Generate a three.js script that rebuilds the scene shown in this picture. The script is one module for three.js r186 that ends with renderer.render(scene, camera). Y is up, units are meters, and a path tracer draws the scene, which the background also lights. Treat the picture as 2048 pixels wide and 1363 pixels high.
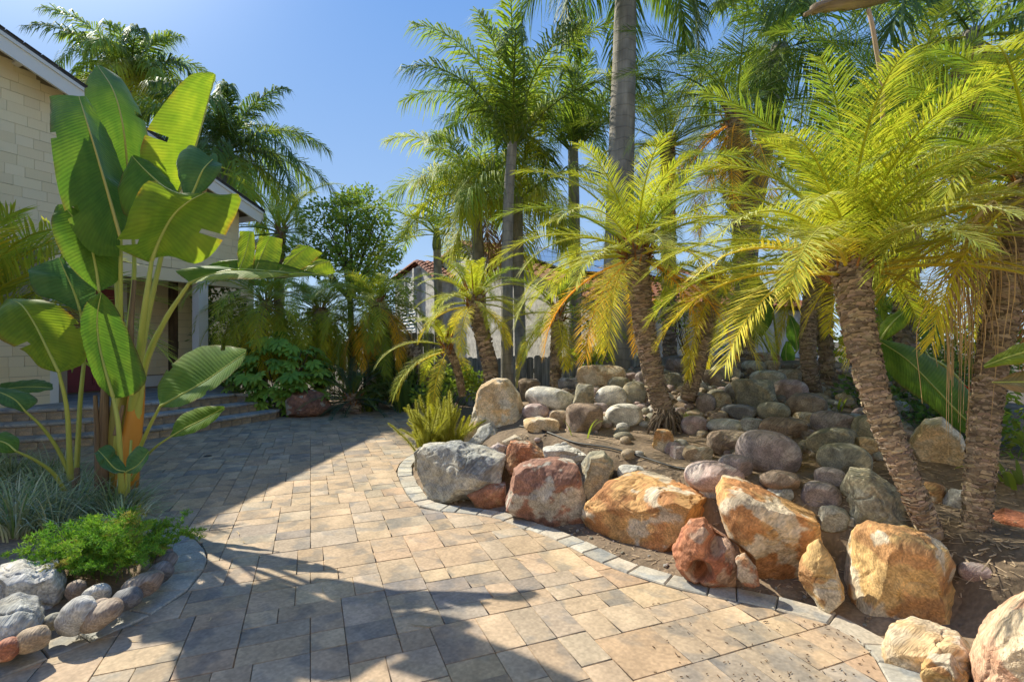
import * as THREE from 'three';
import { mergeGeometries } from 'three/addons/utils/BufferGeometryUtils.js';

// ---------- camera ----------
const F = 1024, CX = 1024, CY = 681.5, EYE = 1.5;            // focal length and centre measured on the 2048 px photograph
const scene = new THREE.Scene();
const camera = new THREE.PerspectiveCamera(2 * Math.atan(CY / F) * 180 / Math.PI, 2048 / 1363, 0.05, 4000);
camera.position.set(0, EYE, 0);
camera.lookAt(0, EYE, -10);

// ---------- sky, sun, exposure ----------
const SUN = new THREE.Vector3(-0.81, 1.0, -0.70).normalize();
{
  const w = 512, h = 256, data = new Float32Array(w * h * 4);
  const mix = (a, b, t) => a + (b - a) * t;
  for (let j = 0; j < h; j++) for (let i = 0; i < w; i++) {
    const el = ((j + 0.5) / h - 0.5) * Math.PI, az = ((i + 0.5) / w - 0.5) * 2 * Math.PI;
    const d = [Math.cos(el) * Math.cos(az), Math.sin(el), Math.cos(el) * Math.sin(az)];
    const up = Math.max(0, d[1]);
    const t = Math.pow(up, 0.37);
    let r = mix(0.32, 0.0, t), g = mix(0.40, 0.080, t), b = mix(0.43, 0.28, t);
    const c = Math.max(0, d[0] * SUN.x + d[1] * SUN.y + d[2] * SUN.z);
    const glow = 0.03 * Math.pow(c, 4) + 0.7 * Math.pow(c, 40) + 2 * Math.pow(c, 300);
    r += glow; g += glow * 0.98; b += glow * 0.9;
    if (d[1] < 0) { r = 0.34; g = 0.34; b = 0.32; }
    data.set([r, g, b, 1], (j * w + i) * 4);
  }
  const sky = new THREE.DataTexture(data, w, h, THREE.RGBAFormat, THREE.FloatType);
  sky.mapping = THREE.EquirectangularReflectionMapping; sky.magFilter = sky.minFilter = THREE.LinearFilter; sky.needsUpdate = true;
  scene.background = sky; scene.environment = sky;
}
const sun = new THREE.DirectionalLight(new THREE.Color(1, 0.93, 0.75), 2.7);
sun.target.position.set(0, 0, -6); sun.position.copy(SUN).multiplyScalar(60).add(sun.target.position);
sun.shadow.camera.left = sun.shadow.camera.bottom = -25; sun.shadow.camera.right = sun.shadow.camera.top = 25; sun.shadow.camera.far = 140; sun.shadow.mapSize.set(4096, 4096); sun.shadow.bias = -0.0005;
scene.add(sun, sun.target);
const renderer = new THREE.WebGLRenderer({ antialias: true });
renderer.toneMapping = THREE.LinearToneMapping;
renderer.toneMappingExposure = 2.65;
renderer.shadowMap.enabled = true;

// ---------- helpers ----------
const V = (x, y, z) => new THREE.Vector3(x, y, z);
const at = (px, py, d) => V((px - CX) / F * d, EYE - (py - CY) / F * d, -d);
const lerp = (a, b, t) => a + (b - a) * t, clamp = (x, a = 0, b = 1) => Math.min(b, Math.max(a, x));
const sstep = (a, b, x) => { const t = clamp((x - a) / (b - a)); return t * t * (3 - 2 * t); };
function RNG(s) { return () => { s |= 0; s = s + 0x6D2B79F5 | 0; let t = Math.imul(s ^ s >>> 15, 1 | s); t = t + Math.imul(t ^ t >>> 7, 61 | t) ^ t; return ((t ^ t >>> 14) >>> 0) / 4294967296; }; }
const hash3 = (x, y, z) => { let h = Math.imul(x, 374761393) + Math.imul(y, 668265263) + Math.imul(z, 1274126177) | 0; h = Math.imul(h ^ h >>> 13, 1274126177); return ((h ^ h >>> 16) >>> 0) / 4294967296; };
function noise3(x, y, z, px = 0, py = 0) {
  const xi = Math.floor(x), yi = Math.floor(y), zi = Math.floor(z); let fx = x - xi, fy = y - yi, fz = z - zi;
  fx = fx * fx * (3 - 2 * fx); fy = fy * fy * (3 - 2 * fy); fz = fz * fz * (3 - 2 * fz);
  const wx = (v) => px ? ((v % px) + px) % px : v, wy = (v) => py ? ((v % py) + py) % py : v;
  const h = (a, b, c) => hash3(wx(a), wy(b), c);
  return lerp(lerp(lerp(h(xi, yi, zi), h(xi + 1, yi, zi), fx), lerp(h(xi, yi + 1, zi), h(xi + 1, yi + 1, zi), fx), fy),
    lerp(lerp(h(xi, yi, zi + 1), h(xi + 1, yi, zi + 1), fx), lerp(h(xi, yi + 1, zi + 1), h(xi + 1, yi + 1, zi + 1), fx), fy), fz);
}
function fbm(x, y, z, o = 4, px = 0, py = 0) { let s = 0, a = 0.5, n = 0; for (let i = 0; i < o; i++) { s += a * noise3(x, y, z + i * 17.3, px, py); n += a; x *= 2; y *= 2; z *= 2; px *= 2; py *= 2; a *= 0.5; } return s / n; }
function makeTex(w, h, fn, srgb) {
  const d = new Uint8Array(w * h * 4);
  for (let j = 0; j < h; j++) for (let i = 0; i < w; i++) { const c = fn(i / w, j / h); const k = (j * w + i) * 4; for (let q = 0; q < 3; q++) d[k + q] = clamp(Array.isArray(c) ? c[q] : c) * 255; d[k + 3] = 255; }
  const t = new THREE.DataTexture(d, w, h); t.wrapS = t.wrapT = THREE.RepeatWrapping; t.magFilter = THREE.LinearFilter; t.minFilter = THREE.LinearMipmapLinearFilter; t.generateMipmaps = true;
  if (srgb) t.colorSpace = THREE.SRGBColorSpace; t.needsUpdate = true; return t;
}
const used = {};
function numbered(n) { used[n] = (used[n] ?? -1) + 1; return used[n] ? `${n}_${String(used[n]).padStart(3, '0')}` : n; }
function tag(o, label, category, group, kind) { if (label) o.userData.label = label; if (category) o.userData.category = category; if (group) o.userData.group = group; if (kind) o.userData.kind = kind; return o; }
function thing(name, pos, label, category, group) { const g = new THREE.Group(); g.name = numbered(name); g.position.copy(pos); scene.add(g); return tag(g, label, category, group); }
function part(name, geo, mat, parent, pos) { const m = new THREE.Mesh(geo, mat); m.name = name; if (pos) m.position.copy(pos); parent.add(m); return m; }
function solo(name, geo, mat, label, category, group, kind) { const m = new THREE.Mesh(geo, mat); m.name = numbered(name); scene.add(m); return tag(m, label, category, group, kind); }

class GB {                                                    // geometry builder, one mesh
  constructor() { this.p = []; this.c = []; this.u = []; this.i = []; }
  v(q, c, u = 0, w = 0) { this.p.push(q.x, q.y, q.z); this.c.push(...(c || [1, 1, 1])); this.u.push(u, w); return this.p.length / 3 - 1; }
  t(a, b, c) { this.i.push(a, b, c); }
  q(a, b, c, d) { this.i.push(a, b, c, a, c, d); }
  face(pts, c) { const k = pts.map((q) => this.v(q, c)); for (let i = 2; i < k.length; i++) this.t(k[0], k[i - 1], k[i]); }
  build(origin, smooth = true) {
    const g = new THREE.BufferGeometry();
    g.setAttribute('position', new THREE.Float32BufferAttribute(this.p, 3)); g.setAttribute('color', new THREE.Float32BufferAttribute(this.c, 3)); g.setAttribute('uv', new THREE.Float32BufferAttribute(this.u, 2));
    g.setIndex(this.i); if (origin) g.translate(-origin.x, -origin.y, -origin.z);
    g.computeVertexNormals(); return g;
  }
}
function tube(G, pts, rad, seg, col, opt = {}) {              // a tapered tube with uv in metres, closed ends
  const n = pts.length, rings = []; let up = Math.abs(pts[1].clone().sub(pts[0]).normalize().y) > 0.9 ? V(1, 0, 0) : V(0, 1, 0), L = 0;
  for (let i = 0; i < n; i++) {
    const T = pts[Math.min(n - 1, i + 1)].clone().sub(pts[Math.max(0, i - 1)]).normalize();
    const A = V(0, 0, 0).crossVectors(T, up).normalize(), B = V(0, 0, 0).crossVectors(A, T).normalize(); up = B;
    if (i) L += pts[i].distanceTo(pts[i - 1]);
    const r = Array.isArray(rad) ? rad[i] : rad, ring = [];
    for (let k = 0; k <= seg; k++) { const a = k / seg * 2 * Math.PI, rr = r * (opt.disp ? opt.disp(k % seg, i, a, L) : 1); ring.push(G.v(pts[i].clone().addScaledVector(A, Math.cos(a) * rr * (opt.flat || 1)).addScaledVector(B, Math.sin(a) * rr), typeof col === 'function' ? col(i / (n - 1), a, L) : col, k / seg * (opt.uw || 1), L)); }
    rings.push(ring);
  }
  for (let i = 1; i < n; i++) for (let k = 0; k < seg; k++) G.q(rings[i - 1][k], rings[i - 1][k + 1], rings[i][k + 1], rings[i][k]);
  for (const e of [0, n - 1]) { const c = G.v(pts[e], typeof col === 'function' ? col(e ? 1 : 0, 0, L) : col); for (let k = 0; k < seg; k++) e ? G.t(c, rings[e][k], rings[e][k + 1]) : G.t(c, rings[e][k + 1], rings[e][k]); }
}
const spline = (pts, n) => new THREE.CatmullRomCurve3(pts).getPoints(n);
function boxG(G, o, ax, ay, az, x0, x1, y0, y1, z0, z1, c, uvs = 1) {   // box in the frame o + ax, ay, az, flat shaded, uv in metres
  const P = (x, y, z) => o.clone().addScaledVector(ax, x).addScaledVector(ay, y).addScaledVector(az, z);
  const fc = (a, b, cc, d, w, h, su = 0) => { const k = [[a, 0, 0], [b, w, 0], [cc, w, h], [d, 0, h]].map(([q, u, v]) => G.v(q, c, (u + su) * uvs, v * uvs)); G.q(...k); };
  const X = x1 - x0, Y = y1 - y0, Z = z1 - z0, r = (x0 * 7.31 + y0 * 3.17) % 1;
  fc(P(x0, y0, z1), P(x1, y0, z1), P(x1, y1, z1), P(x0, y1, z1), X, Y, r); fc(P(x1, y0, z0), P(x0, y0, z0), P(x0, y1, z0), P(x1, y1, z0), X, Y, r);
  fc(P(x1, y0, z1), P(x1, y0, z0), P(x1, y1, z0), P(x1, y1, z1), Z, Y, r); fc(P(x0, y0, z0), P(x0, y0, z1), P(x0, y1, z1), P(x0, y1, z0), Z, Y, r);
  fc(P(x0, y1, z1), P(x1, y1, z1), P(x1, y1, z0), P(x0, y1, z0), X, Z, r); fc(P(x0, y0, z0), P(x1, y0, z0), P(x1, y0, z1), P(x0, y0, z1), X, Z, r);
}
const X1 = V(1, 0, 0), Y1 = V(0, 1, 0), Z1 = V(0, 0, 1), O = V(0, 0, 0);

// ---------- textures ----------
const T = {};
T.grain = makeTex(512, 512, (u, v) => { const n = fbm(u * 8, v * 8, 3, 5, 8, 8), f = fbm(u * 64, v * 64, 9, 2, 64, 64); return 0.62 + 0.34 * n + 0.22 * (f - 0.5); }, true);
T.mottle = makeTex(512, 512, (u, v) => { const n = fbm(u * 4, v * 4, 5, 3, 4, 4), m = fbm(u * 6, v * 6, 41, 3, 6, 6), f = fbm(u * 50, v * 50, 2, 3, 50, 50) - 0.5, k = sstep(0.5, 0.68, m); const b = 0.84 + 0.24 * (n - 0.5) + 0.22 * f; return [b * (1 - 0.16 * k), b * (1 - 0.125 * k), b * (1 - 0.07 * k)]; }, true);
T.rough = makeTex(512, 512, (u, v) => 0.55 * fbm(u * 10, v * 10, 1, 5, 10, 10) + 0.45 * Math.abs(fbm(u * 5, v * 5, 7, 4, 5, 5) - 0.5) * 2);
T.rock = makeTex(512, 512, (u, v) => { const n = fbm(u * 7, v * 7, 13, 5, 7, 7), c = Math.abs(fbm(u * 5, v * 5, 33, 4, 5, 5) - .5), c2 = Math.abs(fbm(u * 11, v * 11, 44, 3, 11, 11) - .5), f = fbm(u * 90, v * 90, 8, 2, 90, 90); return .80 + .42 * (n - .5) - .10 * (1 - sstep(0, .010, c)) * sstep(.45, .6, n) - .05 * (1 - sstep(0, .012, c2)) + .36 * (f - .5); }, true);
T.fine = makeTex(256, 256, (u, v) => fbm(u * 24, v * 24, 1, 4, 24, 24));
T.wood = makeTex(256, 512, (u, v) => { const g = fbm(u * 30, v * 3, 2, 4, 30, 3), s = fbm(u * 6, v * 4, 8, 3, 6, 4); return 0.5 + 0.42 * g + 0.3 * (s - 0.5); }, true);
T.rings = makeTex(256, 512, (u, v) => { const q = v * 11 + 0.35 * fbm(u * 5, v * 4, 3, 3, 5, 4), e = Math.abs((q % 1) - 0.5) * 2; const s = fbm(u * 6, v * 9, 5, 4, 6, 9), ve = fbm(u * 26, v * 4, 12, 3, 26, 4); return 0.74 - 0.10 * sstep(0.86, 1, e) + 0.34 * (s - 0.5) + 0.10 * (ve - 0.5); }, true);
T.leaf = makeTex(256, 512, (u, v) => { const q = v * 36 + u * 3.0; const a = 0.5 + 0.5 * Math.sin(q * 2 * Math.PI), n = fbm(u * 2, v * 60, 3, 3, 2, 60), b = fbm(u * 5, v * 6, 21, 3, 5, 6), k = 0.82 + 0.045 * (a - 0.5) + 0.13 * (n - 0.5) + 0.22 * (b - 0.5); return [k * (0.94 + 0.2 * (b - 0.4)), k, k * 0.93]; }, true);
T.leafB = makeTex(256, 512, (u, v) => { const q = v * 36 + u * 3.0; return 0.5 + 0.3 * Math.sin(q * 2 * Math.PI) + 0.4 * (fbm(u * 2, v * 40, 6, 2, 2, 40) - 0.5); });
function rep(t, a, b = a) { const c = t.clone(); c.repeat.set(a, b); c.needsUpdate = true; return c; }
const std = (o) => new THREE.MeshPhysicalMaterial({ roughness: 0.85, ...o });
const vc = (o) => std({ vertexColors: true, side: THREE.DoubleSide, ...o });
const C = (r, g, b) => new THREE.Color().setRGB(r, g, b);
const leafMat = (r, g, b, tr = 0.42, rough = 0.55, o = {}) => vc({ color: C(Math.min(.85, r * 1.15), Math.min(.85, g * 1.15), b * 1.15), roughness: .95, specularIntensity: .5, clearcoat: .3 * (1 - rough), clearcoatRoughness: .4, transmission: tr, thickness: 0, ...o });

// ---------- plan of the garden ----------
const KR = [[-1.75, -11.0], [-1.35, -9.6], [-1.22, -8.2], [-1.24, -7.4], [-1.31, -6.84], [-1.37, -6.3], [-1.32, -5.9], [-1.09, -5.18], [-0.91, -4.76], [-0.72, -4.55], [-0.45, -4.46], [-0.16, -4.35], [0.08, -4.12], [0.29, -3.91], [0.445, -3.7], [0.6, -3.47], [0.75, -3.3], [0.925, -3.16], [1.127, -3.03], [1.37, -2.92], [1.58, -2.79], [1.72, -2.66], [1.74, -2.5], [1.66, -2.25], [1.5, -1.8], [1.3, -1.0], [1.2, 0.5], [1.2, 2]];
const KL = [[-4, -0.6], [-3, -1.25], [-2.55, -1.9], [-2.235, -2.36], [-2.1, -2.56], [-2.0, -2.77], [-1.96, -2.93], [-1.97, -3.13], [-2.04, -3.39], [-2.15, -3.6], [-2.335, -3.81], [-2.6, -4.04], [-3.05, -4.37], [-3.6, -4.7], [-4.3, -5.15], [-5.2, -5.9], [-6.2, -6.6], [-6.9, -6.95]];
const STEP = [[-7.5, -6.72], [-6.9, -6.95], [-6.3, -7.23], [-5.75, -7.65], [-5.38, -8.1], [-5.08, -8.75], [-4.72, -9.55], [-4.6, -9.9], [-4.66, -10.2], [-4.9, -10.42], [-5.3, -10.5]];
const BACK = [[-4.62, -10.1], [-4.3, -10.45], [-4.0, -10.7], [-3.3, -11.15], [-2.43, -11.2], [-1.75, -11.0]];
const fine = (a, n) => new THREE.CatmullRomCurve3(a.map(([x, z]) => V(x, 0, z)), false, 'centripetal').getSpacedPoints(n).map((p) => [p.x, p.z]);
const kerbR = fine(KR, 90), kerbL = fine(KL, 60), stepC = fine(STEP, 48);
const patio = [...kerbR, [-4, 2], ...kerbL, ...stepC.slice(6, 38), ...BACK];
function inPoly(P, x, z) { let r = false; for (let i = 0, j = P.length - 1; i < P.length; j = i++) { const [a, b] = P[i], [c, d] = P[j]; if ((b > z) !== (d > z) && x < (c - a) * (z - b) / (d - b) + a) r = !r; } return r; }
function nearSeg(P, x, z, closed) { let best = [1e9]; for (let i = 0; i < P.length - (closed ? 0 : 1); i++) { const [a, b] = P[i], [c, d] = P[(i + 1) % P.length]; const ux = c - a, uz = d - b, l = ux * ux + uz * uz || 1e-9; const t = clamp(((x - a) * ux + (z - b) * uz) / l); const qx = a + ux * t, qz = b + uz * t, D = Math.hypot(x - qx, z - qz); if (D < best[0]) best = [D, qx, qz, ux / Math.sqrt(l), uz / Math.sqrt(l)]; } return best; }
// heights of the right-hand rock garden, [photograph x, y, depth]
const ctl = [[840, 885, 7.0, .08], [930, 890, 5.7], [1000, 880, 5.4], [1100, 880, 5.05], [1200, 880, 5.0], [1300, 890, 4.9], [1300, 960, 4.0], [1450, 950, 3.9], [1550, 960, 3.6], [1650, 1000, 3.2], [1850, 1040, 3.0], [1990, 1050, 3.0], [1900, 1150, 2.6], [2040, 1200, 2.4],
  [1100, 840, 5.7], [1250, 840, 5.5], [1400, 850, 5.3], [1550, 850, 5.1], [1700, 860, 4.6], [1880, 900, 4.2], [2040, 900, 4.3], [1100, 790, 6.2], [1250, 780, 6.2], [1400, 790, 6.0], [1550, 790, 6.0], [1700, 800, 5.6], [1250, 745, 6.8], [1400, 745, 6.7], [1550, 740, 6.8], [1450, 712, 7.4], [1560, 712, 7.4], [1700, 730, 7], [1850, 800, 6]]
  .map(([a, b, d]) => at(a, b, d)).map((p) => [p.x, p.z, p.y]).concat([[-1.1, -9, .04], [-.6, -8, .15], [-.4, -7, .3], [0.4, -8.4, .5], [1, -9.5, .4], [3, -9.5, .8], [5, -9, .6], [6, -6, .6], [6, -3, .4], [-0.5, -10.5, 0], [2, -12, 0], [6, -12, 0], [9, -8, .2], [3, -1, .2]]);
function bedY(x, z) {
  if (inPoly(patio, x, z)) return -0.07;
  if (x < -1.65) { const D = nearSeg(kerbL, x, z)[0]; return x < -1.9 && z > -6.9 ? -0.035 + 0.14 * sstep(0.17, 0.8, D) + 0.02 * fbm(x * 3, z * 3, 1, 2) * sstep(.2, .4, D) : -0.03 + 0.03 * fbm(x * 2, z * 2, 4, 2); }
  let s = 1e-6, y = 0; for (const [a, b, c] of ctl) { const r2 = (x - a) ** 2 + (z - b) ** 2, w = Math.exp(-r2 / 0.34) + 0.002 / (1 + r2 * r2); s += w; y += w * c; }
  const D = nearSeg(kerbR, x, z)[0];
  return -0.03 + 0.035 * sstep(.15, .3, D) + sstep(0.5, 0.98, D) * (y / s) + 0.035 * (fbm(x * 4, z * 4, 2, 3) - 0.5) * sstep(0.5, 0.9, D);
}
function hitBed(px, py, d0 = 2.2, d1 = 9) { for (let d = d0; d < d1; d += 0.05) { const p = at(px, py, d); if (p.y <= bedY(p.x, p.z)) return d; } return d1; }

// ---------- ground ----------
M_soil: {
  const g = new THREE.PlaneGeometry(1600, 1600, 1, 1); g.rotateX(-Math.PI / 2); g.attributes.uv.array.forEach((v, i, a) => a[i] = v * 400);
  solo('ground', g, std({ color: C(.16, .12, .075), map: T.grain, roughness: 1 }), 'brown earth under the whole garden', 'ground', null, 'structure').position.y = -0.30;
  const G = new GB(), x0 = -8, x1 = 9, z0 = -14, z1 = 2, st = 0.1, nx = Math.round((x1 - x0) / st), nz = Math.round((z1 - z0) / st), id = [];
  for (let j = 0; j <= nz; j++) for (let i = 0; i <= nx; i++) {
    const x = x0 + i * st, z = z0 + j * st, a = fbm(x * 1.1, z * 1.1, 3, 3), b = fbm(x * 9, z * 9, 6, 2), k = 0.75 + 0.5 * b, m = sstep(.45, .65, a);
    id.push(G.v(V(x, bedY(x, z), z), [lerp(.40, .30, m) * k, lerp(.29, .22, m) * k, lerp(.195, .15, m) * k], x * 1.3, z * 1.3));
  }
  for (let j = 0; j < nz; j++) for (let i = 0; i < nx; i++) { const a = j * (nx + 1) + i; G.q(id[a], id[a + nx + 1], id[a + nx + 2], id[a + 1]); }
  solo('garden_soil', G.build(), vc({ map: T.grain, bumpMap: T.rough, bumpScale: 0.03, roughness: 1 }), 'bare brown garden soil of the planting beds and the rock mound', 'soil', null, 'structure');
}

// ---------- paving ----------
const paving = new THREE.Group(); paving.name = 'patio_paving'; scene.add(paving); tag(paving, 'tan and grey concrete paver patio sweeping between the two beds', 'paving', null, 'structure');
{
  const G = new GB(), st = 0.1, rnd = RNG(5);                 // sand bed under the stones
  const id = {}; const key = (i, j) => i + ',' + j;
  for (let j = -112; j <= 20; j++) for (let i = -75; i <= 20; i++) { const x = i * st, z = j * st; if (inPoly(patio, x + st / 2, z + st / 2)) { const k = [[i, j], [i, j + 1], [i + 1, j + 1], [i + 1, j]].map(([a, b]) => id[key(a, b)] ??= G.v(V(a * st, -0.012, b * st), [1, 1, 1], a * st, b * st)); G.q(...k); } }
  part('joint_sand', G.build(), vc({ color: C(.24, .19, .135), map: T.grain, roughness: 1 }), paving);
  const th = -21.5 * Math.PI / 180, e1 = [Math.cos(th), Math.sin(th)], e2 = [-Math.sin(th), Math.cos(th)];  // e1 to the right and away, e2 towards the camera
  const U = 0.083, B = 16, tiles = [];
  const split = (x, y, w, h) => {
    if (w <= 4 && h <= 4 && (w * h <= 12 || rnd() < 0.55) || (w < 4 && h < 4)) { tiles.push([x, y, w, h]); return; }
    let vert = w > h ? true : w < h ? false : rnd() < 0.5; if (rnd() < 0.12 && w >= 4 && h >= 4) vert = !vert;
    const s = vert ? w : h; if (s < 4) { tiles.push([x, y, w, h]); return; }
    let k = 2 + Math.floor(rnd() * (s - 3)); if (s > 6 && rnd() < 0.6) k = Math.round(s / 2 + (rnd() - 0.5) * 3); k = Math.max(2, Math.min(s - 2, k));
    if (vert) { split(x, y, k, h); split(x + k, y, w - k, h); } else { split(x, y, w, k); split(x, y + k, w, h - k); }
  };
  for (let b = -11; b <= 4; b++) for (let a = -10; a <= 7; a++) split(a * B + (b & 1 ? 5 : 0), b * B, B, B);
  const bounds = [[kerbR, 1, 0.006], [kerbL, 1, 0.006], [stepC, 1, -0.05], [BACK, 1, 0.0]];
  const polys = [];
  for (const [tx, ty, w, h] of tiles) {
    const P = (x, y) => [x * U * e1[0] + y * U * e2[0], x * U * e1[1] + y * U * e2[1]];
    let poly = [P(tx, ty), P(tx + w, ty), P(tx + w, ty + h), P(tx, ty + h)]; const c = P(tx + w / 2, ty + h / 2);
    const R = Math.hypot(w, h) * U / 2;
    if (c[1] > 0.6 || c[1] < -11.6 || c[0] < -8 || c[0] > 2.5) continue;
    let near = 1e9; for (const [bd] of bounds) near = Math.min(near, nearSeg(bd, ...c)[0]);
    const inside = inPoly(patio, ...c);
    if (!inside && near > R) continue;
    for (const [bd, , off] of bounds) {
      const [D, qx, qz, ux, uz] = nearSeg(bd, ...c); if (D > R + 0.02) continue;
      let nx = -uz, nz = ux; if (!inPoly(patio, qx + nx * 0.03, qz + nz * 0.03)) { nx = -nx; nz = -nz; }   // inward
      const f = ([x, z]) => (x - qx) * nx + (z - qz) * nz - off + 0.0; const out = [];
      for (let i = 0; i < poly.length; i++) { const a = poly[i], b = poly[(i + 1) % poly.length], fa = f(a), fb = f(b); if (fa >= 0) out.push(a); if ((fa >= 0) !== (fb >= 0)) { const t = fa / (fa - fb); out.push([lerp(a[0], b[0], t), lerp(a[1], b[1], t)]); } }
      poly = out; if (poly.length < 3) break;
    }
    if (poly.length < 3) continue;
    let A = 0; for (let i = 0; i < poly.length; i++) { const [a, b] = poly[i], [cc, d] = poly[(i + 1) % poly.length]; A += a * d - cc * b; } A = Math.abs(A / 2); if (A < 0.002) continue;
    polys.push({ poly, c, A });
  }
  const tones = [[.68, .50, .325], [.71, .52, .335], [.66, .49, .325], [.64, .50, .35], [.59, .46, .33], [.54, .44, .335], [.69, .48, .305], [.46, .375, .30]];
  const wts = [5, 5, 4, 4, 3, 1.8, 3, .8], W = wts.reduce((a, b) => a + b);
  const mats = tones.map((t) => vc({ color: C(...t), map: rep(T.mottle, 1.4), bumpMap: rep(T.rough, 2.2), bumpScale: 0.004, roughness: 0.85 }));
  const merged = tones.map(() => []);
  for (const q of polys) { const d = -q.c[1]; q.s = d > 1.9 && Math.abs(q.c[0] / d) < 1.06 ? q.A / (d * d * d) : 0; }
  polys.sort((a, b) => b.s - a.s);
  polys.forEach((q, n) => {
    if (q.c[1] > 0.4) return;
    let cx = 0, cz = 0; for (const [x, z] of q.poly) { cx += x; cz += z; } cx /= q.poly.length; cz /= q.poly.length;
    const G = new GB(), du = rnd() * 7, dv = rnd() * 7, yo = (rnd() - 0.5) * 0.004, tl = (rnd() - 0.5) * 0.006, tm = (rnd() - 0.5) * 0.006, tint = 0.9 + rnd() * 0.2, col = [tint * (0.98 + rnd() * .05), tint, tint * (0.97 + rnd() * .06)];
    const inset = (k) => q.poly.map(([x, z]) => { const l = Math.hypot(x - cx, z - cz); return [x + (cx - x) / l * k, z + (cz - z) / l * k]; });
    const rings = [[inset(0.0012), -0.045], [inset(0.0015), -0.004], [inset(0.0055), 0]].map(([pp, y]) => pp.map(([x, z]) => G.v(V(x, y + yo + (x - cx) * tl + (z - cz) * tm, z), col, x - cx + du, z - cz + dv)));
    const N = q.poly.length; let s = 0; for (let i = 0; i < N; i++) { const a = q.poly[i], b = q.poly[(i + 1) % N]; s += a[0] * b[1] - b[0] * a[1]; }
    for (let r = 0; r < 2; r++) for (let i = 0; i < N; i++) { const j = (i + 1) % N; s > 0 ? G.q(rings[r][i], rings[r + 1][i], rings[r + 1][j], rings[r][j]) : G.q(rings[r][i], rings[r][j], rings[r + 1][j], rings[r + 1][i]); }
    const top = q.poly.map((_, i) => { const k = rings[2][i] * 3; return G.v(V(G.p[k], G.p[k + 1], G.p[k + 2]), col, G.u[rings[2][i] * 2], G.u[rings[2][i] * 2 + 1]); });
    for (let i = 2; i < N; i++) s > 0 ? G.t(top[0], top[i], top[i - 1]) : G.t(top[0], top[i - 1], top[i]);
    let w = rnd() * W, m = 0; while ((w -= wts[m]) > 0) m++;
    const geo = G.build();
    if (n < 300 && q.s > 0) part('paver', geo, mats[m], paving); else merged[m].push(geo);
  });
  let first = true; for (let m = 0; m < merged.length; m++) if (merged[m].length) { const k = part('distant_pavers', mergeGeometries(merged[m]), mats[m], paving); k.userData.kind = 'stuff'; }
  // kerb stones: one slab each, laid along the two bed edges
  const kmats = [[.68, .63, .53], [.72, .66, .55], [.62, .58, .50], [.70, .61, .49]].map((t) => vc({ color: C(...t), map: rep(T.mottle, 1.8), bumpMap: rep(T.rough, 2), bumpScale: 0.006, roughness: 0.9 }));
  const kerb = (curve, wid, lens, side, from, to) => {
    const p = new THREE.CatmullRomCurve3(curve.map(([x, z]) => V(x, 0, z))); const L = p.getLength(); let s = from;
    while (s < to * L) {
      const len = lens[Math.floor(rnd() * lens.length)], G = new GB(), a = p.getPointAt(clamp((s + 0.003) / L)), b = p.getPointAt(clamp((s + len - 0.003) / L)); s += len;
      const dir = b.clone().sub(a).normalize(), nn = V(-dir.z, 0, dir.x).multiplyScalar(side); const ta = p.getTangentAt(clamp((s - len) / L)), tb = p.getTangentAt(clamp(s / L));
      const na = V(-ta.z, 0, ta.x).multiplyScalar(side), nb = V(-tb.z, 0, tb.x).multiplyScalar(side); const y = 0.004 + (rnd() - .5) * 0.006, w = wid + (rnd() - .5) * 0.012;
      const o = (rnd() - .5) * .006, P = [a.clone().addScaledVector(na, o), b.clone().addScaledVector(nb, o), b.clone().addScaledVector(nb, w), a.clone().addScaledVector(na, w)];
      const c = P[0].clone().add(P[2]).multiplyScalar(0.5), tint = 0.88 + rnd() * 0.24, col = [tint, tint, tint], du = rnd() * 5;
      const rg = [[0, -0.06], [0, y - 0.008], [0.009, y]].map(([k, yy]) => P.map((q) => { const l = q.distanceTo(c); return q.clone().lerp(c, k / l).setY(yy); }));
      for (let r = 0; r < 2; r++) for (let i = 0; i < 4; i++) { const j = (i + 1) % 4; const k = [rg[r][i], rg[r][j], rg[r + 1][j], rg[r + 1][i]].map((q) => G.v(q, col, q.x + du, q.z)); G.q(...(side > 0 ? k.reverse() : k)); }
      const k = rg[2].map((q) => G.v(q, col, q.x + du, q.z)); G.q(...(side > 0 ? k.reverse() : k));
      part('kerb_stone', G.build(), kmats[Math.floor(rnd() * 4)], paving);
    }
  };
  kerb(kerbR, 0.16, [0.14, 0.16, 0.25, 0.2], -1, 4.1, 0.9);
  kerb(kerbL, 0.19, [0.16, 0.2, 0.28], -1, 0.9, 0.92);
  // driveway and garage front behind the photographer, which face the sun
  const dg = new GB(); boxG(dg, V(0, 0, 0), X1, Y1, Z1, -9, 9, -.2, -.02, 2.02, 4, [1, 1, 1]); solo('driveway', dg.build(), vc({ color: C(.50, .44, .36), map: T.grain, roughness: .95 }), 'pale concrete driveway behind the viewpoint', 'driveway', null, 'structure');
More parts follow.
